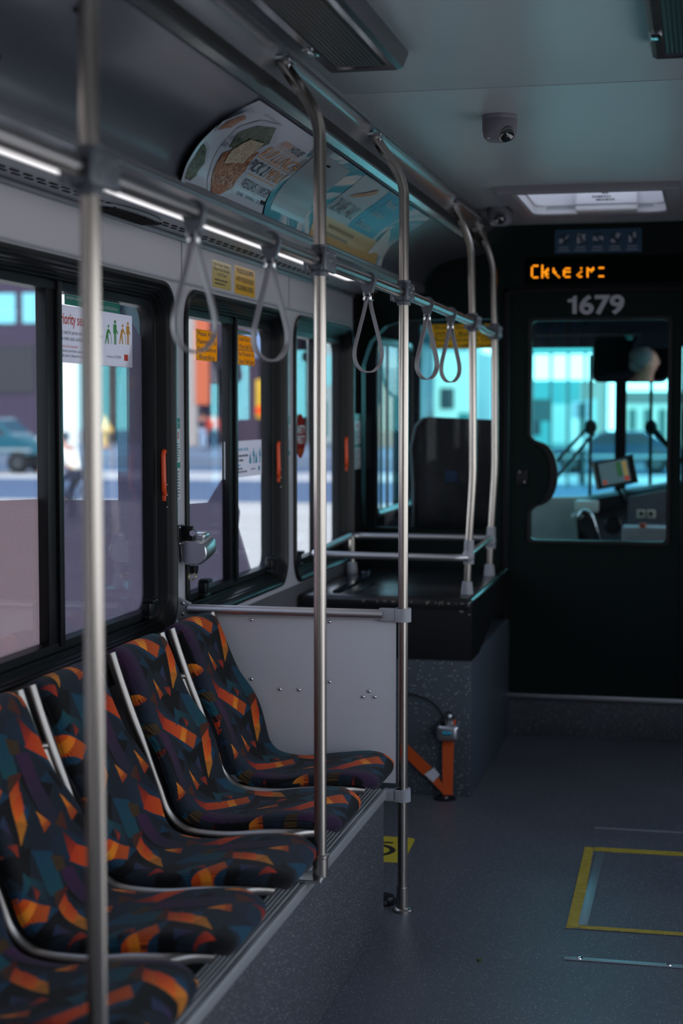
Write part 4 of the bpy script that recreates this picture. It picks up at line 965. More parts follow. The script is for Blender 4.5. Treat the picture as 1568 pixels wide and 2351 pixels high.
p2 = skew_sheet('talk_poster', FT, 1.10, 3.05, 0.0, 0.98, food_mat('teal_white_mottle', [(0.03, 0.25, 0.32), (0.04, 0.27, 0.34), (0.46, 0.52, 0.55), (0.62, 0.58, 0.52)], 4.5), None, 0.003)  # mottled teal and white ground under the bands
tag(p2, 'curved teal and white poster with blue and gold bands in the cove beyond the food poster', 'poster')
skew_sheet('blank_panel', FT, 1.16, 1.60, 0.10, 0.90, mat('silvery_print', (0.30, 0.34, 0.38), 0.22), p2, 0.0045)
skew_sheet('gold_band', FT, 1.72, 2.93, 0.0, 0.28, mat('gold_print', (0.48, 0.31, 0.10), 0.3), p2, 0.0045)
skew_sheet('grey_band', FT, 1.765, 2.19, 0.28, 0.97, mat('grey_print', (0.36, 0.40, 0.43), 0.35), p2, 0.0045)
skew_sheet('blue_band', FT, 2.19, 2.68, 0.28, 0.97, mat('blue_print', (0.015, 0.20, 0.33), 0.35), p2, 0.0052)
mb = TL(); put_text(mb, FT, 'DENVER TALKS', 1.80, 0.36, 0.20, 0.35, d=0.0065); mb.build('outline_lettering', mat('ad_grey', (0.14, 0.16, 0.19), 0.4), p2, 0)
mb = TL(); put_text(mb, FT, 'Discuss.', 2.27, 0.34, 0.11, 0.26, d=0.007); put_text(mb, FT, 'Listen.', 2.29, 0.56, 0.11, 0.22, d=0.007); put_text(mb, FT, 'Read.', 2.31, 0.78, 0.11, 0.18, d=0.007)
mb.build('white_lettering', mat('ad_white', (0.45, 0.56, 0.60), 0.4), p2, 0)
mb = TL()
for k in range(3): mb.new(); blob(mb, FT, 1.97 + k * 0.02, 0.74 + k * 0.03, 0.12 - k * .025, 0.016, 0.35 + 0.1 * k, 0.0065 + k * .0006, seed=11 + k, jag=0.05)
mb.build('leaf_mark', mat('leaf_print', (0.40, 0.24, 0.12), 0.4), p2)
mb = TL()
for b, w in ((0.18, 0.42), (0.10, 0.36)): mb.new(); mb.poly([FT.p(1.95, b, .0065), FT.p(1.95 + w, b, .0065), FT.p(1.95 + w, b + 0.035, .0065), FT.p(1.95, b + 0.035, .0065)])
mb.build('small_print', mat('ad_brown', (0.24, 0.14, 0.05), 0.4), p2)
mb = MB(); shape(mb, FT, [(2.72, 0.10), (2.78, 0.30), (2.74, 0.52), (2.86, 0.44), (2.98, 0.30), (3.03, 0.12), (2.86, 0.16)], 0.0055); mb.build('peak_picture', mat('peak_print', (0.50, 0.52, 0.50), 0.4), p2)

# ------------------------------------------------------------------ stickers and signs
def sticker(name, F, w, h, m, label, cat='sticker', r=0.006, group=None):
    P = rrect(0, w, 0, h, r, 3)
    o = MB().poly([F.p(a, b, 0) for a, b in P], F.n * 0.001).build(name, m, None, 0); return tag(o, label, cat, group)
def person_icon(mb, F, a, b, h, kind, d=0.0016):
    if isinstance(mb, TL): mb.new()
    u = h / 10.0
    C = [F.p(a + u * 1.2 * math.cos(t), b + 9.1 * u + u * 0.75 * math.sin(t), d) for t in np.linspace(0, 2 * PI, 13)[:-1]]; mb.poly(C)
    def q(pts): mb.poly([F.p(a + x * u * 1.9, b + y * u, d) for x, y in pts])
    if kind == 'stand':
        q([(-1.1, 8.1), (-1.1, 4.4), (-0.6, 4.4), (-0.6, 0), (-0.05, 0), (-0.05, 4.0), (0.1, 4.0), (0.1, 0), (0.65, 0), (0.65, 5.2), (1.5, 4.2), (1.8, 4.6), (0.9, 6.2), (0.9, 8.1)])
    elif kind == 'lean':
        q([(-0.2, 8.0), (-1.3, 6.6), (-2.0, 3.6), (-2.6, 0), (-2.0, 0), (-1.1, 3.4), (-0.3, 0), (0.4, 0), (-0.2, 4.0), (0.1, 6.0), (1.5, 4.9), (1.8, 5.3), (0.7, 7.4)]); q([(1.6, 5.2), (2.2, 0), (2.5, 0), (1.9, 5.3)])
    else:
        q([(-1.5, 7.8), (-2.2, 3.5), (-2.4, 0.3), (1.2, 0.3), (1.3, 1.0), (0.6, 3.4), (1.4, 3.6), (1.4, 4.3), (0.2, 4.6), (0.2, 7.8)])

# priority seating sign on the first window
F = wallF(4.02, 1.802, -1.8165)
o = sticker('priority_sign', Frame(F.p(0.25, 0), F.r, F.u, F.n), 0.69, 0.166, VWHITE, 'white priority seating sign with green and ochre figures stuck to the first window', 'sign', 0.002)
mb = TL(); put_text(mb, F, 'Priority seating', 0.325, 0.112, 0.032, 0.27, bold=0.02); put_text(mb, F, 'Asientos de prioridad', 0.325, 0.044, 0.009, 0.15); mb.build('red_lettering', REDINK, o, 0)
mb = TL(); put_text(mb, F, 'Priority seats for persons with disabilities and the elderly.', 0.32, 0.083, 0.0125, 0.36); put_text(mb, F, 'Please make seats available', 0.32, 0.065, 0.0125, 0.20)
put_text(mb, F, 'Los asientos prioritarios para personas', 0.32, 0.031, 0.009, 0.24); put_text(mb, F, 'Favor de poner a disposicion tales asientos', 0.32, 0.017, 0.009, 0.25); put_text(mb, F, 'rtd-denver.com | 303.299.6000', 0.71, 0.026, 0.008, 0.125); mb.build('black_lettering', INK, o, 0)
mb = TL(); person_icon(mb, F, 0.727, 0.068, 0.060, 'lean'); person_icon(mb, F, 0.785, 0.068, 0.078, 'stand'); mb.build('green_figures', GRNI, o, 0)
mb = TL(); person_icon(mb, F, 0.852, 0.072, 0.064, 'lean'); person_icon(mb, F, 0.900, 0.072, 0.074, 'stand'); mb.build('ochre_figures', OCH, o, 0)
mb = slab(slab(slab(MB(), F, 0.865, 0.899, 0.020, 0.040, 0.001, 0.0016), F, 0.87, 0.878, 0.024, 0.036, 0.0016, 0.002), F, 0.886, 0.894, 0.024, 0.036, 0.0016, 0.002); mb.build('logo', REDINK, o, 0)
F = wallF(4.40, 1.970, -1.8165); o = sticker('exit_strip', F, 0.45, 0.030, GREEN, 'narrow green emergency exit strip at the top of the first window', 'sticker', 0.001)
put_text(put_text(TL(), F, 'EMERGENCY EXIT', 0.01, 0.017, 0.008, 0.2), F, 'SALIDA DE EMERGENCIA', 0.23, 0.006, 0.009, 0.2).build('lettering', WHITE, o, 0)
F = wallF(6.08, 1.970, -1.8165); o = sticker('exit_strip', F, 0.36, 0.012, GREEN, 'narrow green emergency exit strip at the top of the second window', 'sticker', 0.001)
put_text(TL(), F, 'EMERGENCY EXIT  SALIDA DE EMERGENCIA', 0.02, 0.003, 0.006, 0.32).build('lettering', WHITE, o, 0)
# yellow boarding signs
def yellow_sign(F, w, h, label, rows, rule=None, m=VYEL):
    o = sticker('yellow_sign', F, w, h, m, label, 'sign', 0.012)
    mb = TL(); n = len(rows)
    for k, t in enumerate(rows):
        put_text(mb, F, t, w / 2, h * (1 - (k + 0.80) / n) , h * 0.60 / n, min(w * 0.88, h * 0.40 / n * len(t) * (w / h) ** 0.9), 'C', 0.01)
    e = 0.004; mb.new()
    if rule: slab(mb, F, 0.0, w, h * rule, h * rule + 0.003, 0.001, 0.0016)
    for a in ((0, w, 0, e * .6), (0, w, h - e * .6, h), (0, e, 0, h), (w - e, w, 0, h)): slab(mb, F, *a, -0.0003, 0.0006)
    mb.build('lettering', INK, o, 0); return o
yellow_sign(wallF(5.635, 1.848, -1.8165), 0.255, 0.113, 'yellow sign asking to let passengers exit before boarding, on the second window', ['Please Allow', 'Passengers To', 'Exit Before', 'Boarding'])
yellow_sign(wallF(6.165, 1.847, -1.8165), 0.25, 0.118, 'yellow shuttle doors sign above the securement sign', ['Shuttle Doors Close', 'When Bell Rings', 'Bus Proceeds On', 'Green Traffic Signal'], 0.49)
# securement area sign
F = wallF(5.98, 1.397, -1.8165); o = sticker('securement_sign', F, 0.53, 0.146, VWHITE, 'white securement area sign with blue figures on the second window', 'sign', 0.002)
mb = TL(); put_text(mb, F, 'Securement area', 0.06, 0.106, 0.017, 0.27, bold=0.015); person_icon(mb, F, 0.365, 0.05, 0.05, 'sit'); person_icon(mb, F, 0.41, 0.05, 0.064, 'stand'); person_icon(mb, F, 0.455, 0.05, 0.05, 'sit'); person_icon(mb, F, 0.503, 0.05, 0.064, 'stand')
slab(mb, F, 0.48, 0.505, 0.02, 0.038, .001, .0016); slab(mb, F, 0.06, 0.22, 0.046, 0.051, .001, .0016); mb.build('blue_print', TEALI, o, 0)
mb = TL(); lines(mb, F, 0.06, 0.34, 0.096, 0.060, 2, random.Random(1)); lines(mb, F, 0.06, 0.34, 0.042, 0.016, 2, random.Random(2)); lines(mb, F, 0.37, 0.47, 0.034, 0.024, 1, random.Random(2)); mb.build('small_print', mat('grey_ink', (0.12, 0.12, 0.14), 0.5), o, 0)
# stickers on the wall over the second window
F = wallF(5.622, 2.112, -1.7502); o = sticker('gold_notice', F, 0.235, 0.098, GOLD, 'dull gold handrail notice above the second window', 'sticker', 0.004)
mb = TL()
for k, t in enumerate(('For Your Safety,', 'Please Use Handrails', 'At All Times')): put_text(mb, F, t, 0.1175, 0.080 - k * 0.0175, 0.011, 0.2 if k < 2 else 0.12, 'C')
lines(mb, F, 0.03, 0.20, 0.036, 0.010, 2, random.Random(4)); mb.build('lettering', mat('notice_ink', (0.06, 0.05, 0.03), 0.5), o, 0)
F = wallF(5.905, 2.108, -1.7502); o = sticker('amber_notice', F, 0.28, 0.107, AMB, 'amber video recording notice above the second window', 'sticker', 0.008)
mb = TL()
for k, t in enumerate(('THIS BUS IS EQUIPPED', 'WITH VIDEO/AUDIO', 'RECORDING DEVICE')): put_text(mb, F, t, 0.14, 0.080 - k * 0.0315, 0.019, 0.24, 'C', 0.004 + 0.01 * (k == 2))
mb.build('lettering', mat('notice_ink', (0.06, 0.05, 0.03), 0.5), o, 0)
# tall instruction stickers on the pillars
def tall_sticker(F, w, h, label):
    o = sticker('instruction_sticker', F, w, h, WHITE, label, 'sticker', 0.001)
    mb = TL(); slab(mb, F, 0, w, h * 0.87, h, 0.001, 0.0016); mb.new(); slab(mb, F, 0, w, h * 0.385, h * 0.455, 0.001, 0.0016); mb.build('green_bar', GREEN, o, 0)
    mb = TL(); lines(mb, F, w * 0.12, w * 0.95, h * 0.70, h * 0.48, 7, random.Random(5)); lines(mb, F, w * 0.12, w * 0.95, h * 0.36, h * 0.02, 9, random.Random(6)); mb.build('small_print', mat('grey_ink', (0.12, 0.12, 0.14), 0.5), o, 0)
    mb = TL(); put_text(mb, F, 'EMERGENCY', w * 0.5, h * 0.925, h * 0.028, w * 0.85, 'C', d=0.002); put_text(mb, F, 'EXIT', w * 0.5, h * 0.885, h * 0.026, w * 0.4, 'C', d=0.002); mb.build('white_lettering', WHITE, o, 0)
    mb = MB(); slab(mb, F, w * 0.25, w * 0.75, h * 0.745, h * 0.755, 0.001, 0.0016); slab(mb, F, w * 0.45, w * 0.7, h * 0.755, h * 0.83, 0.001, 0.0016); mb.build('red_diagram', mat('pink_ink', (0.6, 0.2, 0.2), 0.5), o, 0)
tall_sticker(wallF(5.196, 1.362, -1.7502), 0.045, 0.276, 'tall exit instruction sticker on the pillar above the silver belt retractor')
tall_sticker(wallF(6.678, 1.365, -1.7502), 0.050, 0.276, 'tall exit instruction sticker on the pillar between the second and third windows')
tall_sticker(wallF(8.002, 1.366, -1.7520), 0.19, 0.283, 'tall exit instruction sticker on the charcoal wall past the third window')
# safety decal on the third window
F = wallF(7.178, 1.548, -1.8165)
P = []
for k in range(28):
    t = 2 * PI * k / 28; P.append((0.10 * math.copysign(abs(math.sin(t)) ** 1.15, math.sin(t)), 0.102 * math.cos(t)))
o = MB().poly([F.p(a, b) for a, b in P], F.n * 0.001).build('safety_decal', VRED, None, 0); tag(o, 'oval red and white safety first decal on the third window', 'sticker')
put_text(put_text(TL(), F, 'SAFETY', 0, 0.012, 0.036, 0.165, 'C', 0.02), F, 'FIRST!', 0, -0.034, 0.036, 0.15, 'C', 0.02).build('lettering', WHITE, o, 0)
MB().poly([F.p(-0.066, -0.058, .0014), F.p(0.066, -0.058, .0014), F.p(0.03, -0.085, .0014), F.p(0, -0.097, .0014), F.p(-0.03, -0.085, .0014)]).build('tip', VORG, o, 0)

# ------------------------------------------------------------------ floor markings
fm = MB().poly([(-1.42, 6.10, 0.0003), (-1.10, 6.10, 0.0003), (-1.082, 6.08, 0.0003), (-1.068, 5.78, 0.0003), (-1.075, 5.75, 0.0003), (-1.42, 5.745, 0.0003)], Vector((0, 0, 0.0012))).build('floor_symbol', mat('floor_yellow', (0.62, 0.46, 0.03), 0.5), None, 0)
tag(fm, 'yellow wheelchair symbol panel on the floor behind the floor-standing pole', 'floor marking')
mb = MB(); arcp = [(-1.24 + 0.105 * math.cos(t), 5.895 + 0.085 * math.sin(t), 0.0022) for t in np.linspace(-PI * 0.9, 0.55 * PI, 22)]
mb.sweep(arcp, 0.0006, 6, rx=0.013); mb.box(-1.25, -1.155, 6.0, 6.02, 0.0016, 0.0026); mb.box(-1.25, -1.232, 5.92, 6.06, 0.0016, 0.0026); mb.build('wheelchair_mark', INK, fm, 0)
hp = empty('ramp_hatch', (-0.1, 5.6, 0), 'floor ramp hatch outlined in worn yellow tape with a steel strip', 'hatch')
MB().box(-0.425, 0.62, 5.125, 6.11, 0.0004, 0.0022).build('panel', FLOOR, hp)
mb = MB().poly([(-0.430, 6.115, 0.0024), (-0.396, 6.108, 0.0024), (-0.376, 5.14, 0.0024), (-0.418, 5.122, 0.0024)], Vector((0, 0, 0.001)))
mb.poly([(-0.394, 6.118, 0.0024), (0.62, 6.118, 0.0024), (0.62, 6.062, 0.0024), (-0.393, 6.062, 0.0024)], Vector((0, 0, 0.001))); mb.poly([(-0.374, 5.160, 0.0024), (0.62, 5.160, 0.0024), (0.62, 5.128, 0.0024), (-0.374, 5.128, 0.0024)], Vector((0, 0, 0.001)))
mb.build('yellow_tape', YTAPE, hp, 0)
mb = MB().box(-0.384, -0.352, 5.165, 6.055, 0.0024, 0.0040, 0.0006); mb.build('steel_strip', mat('floor_steel', (0.62, 0.68, 0.72), 0.34, 0.9), hp)
mb = MB().box(-0.412, 0.62, 6.405, 6.430, 0.0004, 0.004, 0.001); tag(mb.build('seam_strip', mat('floor_steel', (0.62, 0.68, 0.72), 0.34, 0.9)), 'thin steel seam strip on the floor beyond the ramp hatch', 'strip')
ss = MB().box(-0.400, 0.62, 4.825, 4.852, 0.0004, 0.004, 0.001).build('seam_strip', mat('floor_steel', (0.62, 0.68, 0.72), 0.34, 0.9)); tag(ss, 'steel seam strip with screws on the floor in front of the ramp hatch', 'strip')
TL().lathe((-0.352, 4.838, 0.003), (0, 0, 1), [(0.010, 0), (0.008, 0.004), (0.003, 0.006)], 12).new().lathe((-0.085, 4.838, 0.003), (0, 0, 1), [(0.010, 0), (0.008, 0.004), (0.003, 0.006)], 12).build('screw', CHROME, ss)
lf = MB().poly([(-0.655, 4.76, 0.001), (-0.648, 4.752, 0.003), (-0.640, 4.758, 0.001), (-0.646, 4.768, 0.003)], Vector((0, 0, 0.004))).build('leaf_scrap', mat('dry_leaf', (0.12, 0.11, 0.03), 0.8), None, 0); tag(lf, 'tiny dry leaf scrap on the open aisle floor', 'leaf')
# ------------------------------------------------------------------ driver's cab
MB().box(-1.90, 0.90, 10.34, 10.42, 0.15, 1.04, 0.01).build('wall_front', BLK, kind='structure')
MB().box(-1.90, 0.90, 10.20, 10.42, 2.215, 2.62, 0.01).build('wall_front', BLK, kind='structure')
MB().box(-1.93, -1.86, 9.98, 10.40, 0.2, 2.6, 0.02).build('trim_15', BLK, kind='structure')
w5 = empty('window_5', (-0.5, 10.38, 1.04), kind='structure')
for a, b in ((-1.865, -0.56), (-0.50, 0.86)): MB().box(a, b, 10.375, 10.383, 1.03, 2.24).build('pane', WGLASS, w5, 0)
MB().box(-0.565, -0.495, 10.35, 10.40, 1.03, 2.24, 0.008).build('mullion', BLK2, w5)
sv = empty('sun_visor', (-0.3, 10.1, 2.06), 'dark bulkhead visor with a bright lower rail above the windscreen', 'visor')
MB().box(-1.13, 0.75, 10.10, 10.14, 2.055, 2.30, 0.01).build('blind', mat('visor_blue', (0.008, 0.018, 0.035), 0.35), sv)
mb = MB()
for k in range(4): mb.box(-1.02 + k * 0.10, -0.96 + k * 0.10, 10.092, 10.10, 2.06, 2.22, 0.003)
mb.build('slat', mat('visor_slat', (0.010, 0.03, 0.06), 0.3), sv)
MB().box(-1.04, -0.40, 10.085, 10.10, 2.128, 2.136).build('rail', mat('visor_rail', (0.25, 0.28, 0.3), 0.3, 0.8), sv)
MB().box(-0.50, -0.45, 10.08, 10.10, 2.098, 2.130, 0.006).build('clip', mat('teal_clip', (0.05, 0.45, 0.45), 0.3), sv)
# dashboard
db = empty('dashboard', (-0.4, 10.1, 0.4), 'dark driver dashboard sloping up below the windscreen', 'dashboard')
DASH = mat('dash_vinyl', (0.14, 0.13, 0.15), 0.5, vary=0.3); DASHL = mat('dash_grey', (0.50, 0.52, 0.49), 0.5, vary=0.25, vscale=8)
MB().poly([(-0.70, 10.33, 0.5), (-0.70, 10.33, 1.135), (-0.10, 10.33, 1.245), (0.84, 10.33, 1.27), (0.84, 10.33, 0.5)], Vector((0, -0.16, 0))).build('console', DASH, db)
MB().poly([(-0.70, 10.16, 1.03), (-0.70, 10.16, 1.135), (-0.10, 10.16, 1.245), (0.8, 10.16, 1.265), (0.8, 10.16, 1.21), (-0.10, 10.16, 1.19)], Vector((0, -0.05, -0.02))).build('lip', mat('dash_dark', (0.016, 0.014, 0.016), 0.35), db)
MB().poly([(-1.70, 10.33, 0.5), (-1.70, 10.33, 1.085), (-0.70, 10.33, 1.128), (-0.70, 10.33, 0.5)], Vector((0, -0.12, 0))).build('side_panel', DASHL, db)
MB().box(-0.79, -0.645, 10.04, 10.20, 1.035, 1.110, 0.012).build('cream_box', mat('cream_plastic', (0.86, 0.88, 0.80), 0.4), db)
MB().poly([(-0.10, 10.10, 1.10), (0.8, 10.10, 1.12), (0.8, 9.95, 0.7), (-0.10, 9.95, 0.7)], Vector((0, 0.04, 0))).build('lower_console', DASH, db)
fb = empty('farebox_phone', (-0.62, 9.6, 0.95), 'black and chrome handset stand leaning beside the cream box under the windscreen', 'handset')
MB().poly([(-0.73, 9.55, 0.90), (-0.64, 9.55, 0.90), (-0.585, 9.62, 0.90), (-0.64, 9.64, 1.04), (-0.70, 9.62, 1.07), (-0.745, 9.58, 1.05)], Vector((0, 0.05, 0))).build('body', RUB, fb)
MB().box(-0.70, -0.62, 9.56, 9.62, 0.2, 0.905, 0.01).build('pedestal', BLK2, fb)
MB().sweep(fillet([(-0.735, 9.54, 1.03), (-0.70, 9.53, 1.085), (-0.655, 9.53, 1.065), (-0.60, 9.54, 0.90)], 0.03), 0.011, 10).build('handset', CHROME, fb)
MB().ball((-0.735, 9.545, 1.045), 0.03, (1.2, 0.6, 0.7)).build('cap', mat('pale_cap', (0.6, 0.68, 0.65), 0.3), fb)
sk = empty('socket_plate', (-0.35, 9.92, 1.05), 'pair of cream switch plates with black knobs on the dark dash', 'switch plate')
for x in (-0.405, -0.345):
    q = MB().box(x, x + 0.05, 9.93, 9.94, 1.015, 1.065, 0.004).build('plate', mat('cream_plate', (0.88, 0.80, 0.66), 0.4), sk)
    MB().cyl((x + 0.026, 9.93, 1.042), (x + 0.026, 9.915, 1.042), 0.013).build('knob', RUB, q)
MB().poly([(-0.46, 9.945, 0.88), (-0.12, 9.945, 0.88), (-0.12, 9.99, 1.21), (-0.46, 9.99, 1.14)], Vector((0, 0.05, 0))).build('mounting_panel', DASH, sk)
tr = empty('dash_tray', (-0.33, 9.6, 0.9), 'pale paper tray on the driver console, at the bottom of the cab door glass', 'tray')
MB().box(-0.475, -0.18, 9.55, 9.75, 0.86, 0.985, 0.008).build('tray', mat('tray_pale', (0.75, 0.68, 0.68), 0.5, vary=0.3, vscale=14), tr)
MB().box(-0.46, -0.19, 9.57, 9.74, 0.2, 0.862, 0.01).build('cabinet', BLK2, tr)
MB().cyl((-0.355, 9.56, 0.985), (-0.355, 9.56, 1.008), 0.02).build('red_button', ORANGE, tr)
MB().lathe((-0.53, 9.62, 0.99), (0.1, -1, 0.1), [(0.05, 0), (0.052, 0.01), (0.045, 0.016), (0.042, 0.004)]).build('gauge_ring', RUB, tr)
tbt = empty('control_tablet', (-0.52, 9.62, 1.2), 'tilted touch screen with coloured buttons on an arm above the dash', 'screen')
TF = Frame((-0.615, 9.60, 1.200), Vector((0.98, 0.0, 0.197)), Vector((-0.20, 0.06, 0.977)), Vector((0.0, -0.998, 0.06)))
def tq(mbx, a0, a1, b0, b1, d0, d1): return slab(mbx, TF, a0, a1, b0, b1, d0, d1)
tq(MB(), 0, 0.235, 0, 0.165, -0.035, 0.0).build('case', mat('tablet_case', (0.045, 0.04, 0.042), 0.4), tbt)
tq(MB(), -0.012, 0.004, 0, 0.168, -0.04, 0.0005).build('bezel_side', mat('tablet_side', (0.45, 0.42, 0.38), 0.4), tbt)
tq(MB(), 0.025, 0.195, 0.018, 0.150, 0.0, 0.0012).build('screen', emitter('screen_blue', (0.10, 0.17, 0.20), 0.5), tbt, 0)
mb = MB()
for k in range(4): tq(mb, 0.125, 0.155, 0.055 + k * 0.022, 0.072 + k * 0.022, 0.0012, 0.002)
mb.build('green_key', emitter('screen_green', (0.03, 0.13, 0.03), 0.5), tbt, 0)
mb = MB()
for k in range(4): tq(mb, 0.162, 0.188, 0.055 + k * 0.022, 0.072 + k * 0.022, 0.0012, 0.002)
mb.build('amber_key', emitter('screen_amber', (0.45, 0.30, 0.08), 0.5), tbt, 0)
mb = tq(tq(MB(), 0.162, 0.190, 0.026, 0.048, 0.0012, 0.002), 0.035, 0.055, 0.024, 0.046, 0.0012, 0.002); mb.build('red_key', emitter('screen_red', (0.5, 0.06, 0.03), 0.5), tbt, 0)
MB().cyl((-0.50, 9.64, 1.20), (-0.47, 9.9, 1.12), 0.012).build('arm', RUB, tbt)
# interior mirror
Q = Vector((-0.36, 10.15, 1.985)); HEAD = Vector((0.30, 9.25, 1.52)); O_ = Vector((0, 0, EYE))
nM = ((O_ - Q).normalized() + (HEAD - Q).normalized()).normalized()
rM = Vector((0, 0, 1)).cross(nM).normalized(); rM = -rM if rM.x < 0 else rM; uM = nM.cross(rM); uM = -uM if uM.z < 0 else uM
MC = Vector((-0.462, 10.15, 1.985)); MC += nM * ((Q - MC).dot(nM))
MF = Frame(MC, rM, uM, nM)
im = empty('driver_mirror', tuple(MC), 'dark rounded interior mirror showing the driver beyond the door glass', 'mirror')
hw = 0.235; pp = rrect(-hw, hw, -0.135, 0.135, 0.05, 6)
MB().poly([MF.p(a * 1.04, b * 1.05, -0.002) for a, b in pp], MF.n * -0.03).build('shell', RUB, im)
MB().poly([MF.p(a, b, 0.0) for a, b in pp], MF.n * -0.001).build('glass', mat('mirror_glass', (0.55, 0.57, 0.60), 0.02, 1.0, vary=0.001), im, 0)
MB().cyl(MF.p(0.1, 0.13, -0.02), (-0.40, 10.25, 2.24), 0.014).build('stalk', RUB, im)
# big black seat back beyond the wheel box
ds = empty('cab_chair', (-1.32, 8.9, 0.2), 'tall black seat back rising beyond the wheel box and its rail', 'seat')
L = fillet([Vector((-1.58, 0, 0.62)), Vector((-1.575, 0, 1.25)), Vector((-1.595, 0, 1.48)), Vector((-1.53, 0, 1.635)), Vector((-1.44, 0, 1.628)), Vector((-1.02, 0, 1.612)), Vector((-1.02, 0, 0.62))], 0.05)
MB().loft([[Vector((v.x, y, v.z)) for v in L] for y in (8.80, 8.90)], cap=True).build('backrest', BOXTOP, ds)
MB().box(-1.56, -1.04, 8.80, 9.3, 0.55, 0.68, 0.03).build('cushion', BOXTOP, ds)
MB().box(-1.45, -1.10, 8.95, 9.2, 0.2, 0.56, 0.02).build('plinth', BLK2, ds)
MB().sweep([(-1.583, 8.795, 0.66), (-1.578, 8.795, 1.25), (-1.592, 8.795, 1.46), (-1.565, 8.795, 1.58), (-1.52, 8.795, 1.628)], 0.008, 8).build('piping', mat('seat_piping', (0.10, 0.105, 0.12), 0.35), ds)
MB().box(-1.40, -1.33, 8.794, 8.80, 1.27, 1.335, 0.002).build('tag', mat('blue_tag', (0.05, 0.10, 0.20), 0.5), ds)
MB().cyl((-1.48, 8.83, 1.638), (-1.48, 8.83, 1.66), 0.0015).build('button', RUB, ds)
w6 = empty('window_6', (-1.4, 8.235, 1.06), kind='structure')
MB().poly([(a, 8.234, b) for a, b in arch], Vector((0, 0.004, 0))).build('pane', GLASS, w6, 0)
yellow_sign(Frame((-1.392, 8.232, 1.983), (1, 0, 0), (0, 0, 1), (0, -1, 0)), 0.335, 0.124, 'wide yellow shuttle doors sign on the arched cab partition, behind two strap handles', ['Shuttle Doors Close', 'When Bell Rings', 'Bus Proceeds On', 'Green Traffic Signal'], 0.49, vinyl('yellow_partition_vinyl', (1.0, 0.60, 0.03), 0.3))
# small cab camera hanging under the header
cc = empty('cab_camera', (-1.16, 10.2, 2.2), 'small black camera hanging from the windscreen header between the far poles', 'camera')
MB().box(-1.24, -1.08, 10.16, 10.24, 1.985, 2.045, 0.015).build('body', RUB, cc); MB().box(-1.18, -1.15, 10.19, 10.21, 2.03, 2.23, 0.004).build('hanger', RUB, cc)
# round mirror outside the cab window
xm = empty('convex_mirror', (-1.885, 9.9, 1.969), 'large round convex mirror outside the cab side window', 'mirror')
def ell(k, d): return [Vector((-1.885 + 0.094 * k * math.cos(t) + 0.02 * d, 9.9 - d, 1.969 + 0.219 * k * math.sin(t))) for t in np.linspace(0, 2 * PI, 41)[:-1]]
MB().loft([ell(0.2, -0.09), ell(0.75, -0.07), ell(1.0, -0.01), ell(1.02, 0.01), ell(0.98, 0.014)], cap=True).sweep(ell(1.0, 0.01), 0.011, 10, closed=True).build('shell', RUB, xm)
MB().loft([ell(0.97, 0.012), ell(0.85, 0.022), ell(0.6, 0.036), ell(0.3, 0.045), ell(0.08, 0.048)], cap=True).build('glass', mat('convex_glass', (0.34, 0.37, 0.38), 0.03, 1.0, vary=0.001), xm)
MB().sweep(fillet([(-1.87, 10.05, 2.30), (-1.90, 10.02, 2.25), (-1.89, 9.98, 2.0)], 0.05), 0.014, 8).build('arm', RUB, xm)
# wipers in front of the windscreen
def wiper(x, dx, label):
    t = empty('windscreen_wiper', (x, 10.46, 1.1), label, 'wiper', 'wipers on the windscreen')
    MB().box(x - 0.011, x + 0.011, 10.45, 10.462, 1.10, 2.02, 0.004).build('blade', RUB, t)
    MB().ball((x, 10.465, 1.56), 0.05, (0.8, 0.4, 1.0)).build('pivot', RUB, t)
    mb = MB()
    for o in (0.0, 0.055): mb.cyl((x + o * 0.4, 10.47, 1.58 - o), (x + dx + o, 10.47, 1.18 - o), 0.011)
    mb.cyl((x, 10.47, 1.10), (x, 10.415, 1.02), 0.011)
    mb.build('arm', RUB, t)
wiper(-0.725, -0.36, 'black wiper whose twin arms reach towards the door lock bulge')
wiper(-0.345, 0.34, 'black wiper seen beyond the tablet, under the interior mirror')
stw = empty('steering_wheel', (0.36, 9.78, 0.98), 'black steering wheel in front of the hidden driver', 'steering wheel')
SQ = Matrix.Translation((0.36, 9.78, 0.98)) @ Matrix.Rotation(math.radians(-40), 4, 'X')
MB().sweep([SQ @ Vector((0.225 * math.cos(t), 0.225 * math.sin(t), 0)) for t in np.linspace(0, 2 * PI, 37)[:-1]], 0.014, 10, closed=True).build('rim', RUB, stw)
mb = MB()
for t in (PI / 2, PI * 7 / 6, PI * 11 / 6): mb.cyl(SQ @ Vector((0, 0, -0.03)), SQ @ Vector((0.22 * math.cos(t), 0.22 * math.sin(t), 0)), 0.012)
mb.build('spoke', RUB, stw); MB().cyl(SQ @ Vector((0, 0, -0.35)), SQ @ Vector((0, 0, -0.01)), 0.045).build('column', RUB, stw)
dr = empty('driver_chair', (0.32, 9.2, 0.2), 'black driver seat behind the closed cab door', 'seat')
MB().box(0.08, 0.56, 9.02, 9.48, 0.58, 0.69, 0.03).build('cushion', BLK2, dr); MB().box(0.10, 0.54, 8.90, 9.01, 0.66, 1.30, 0.03).build('backrest', BLK2, dr); MB().box(0.2, 0.44, 9.1, 9.4, 0.2, 0.6, 0.02).build('plinth', BLK2, dr)

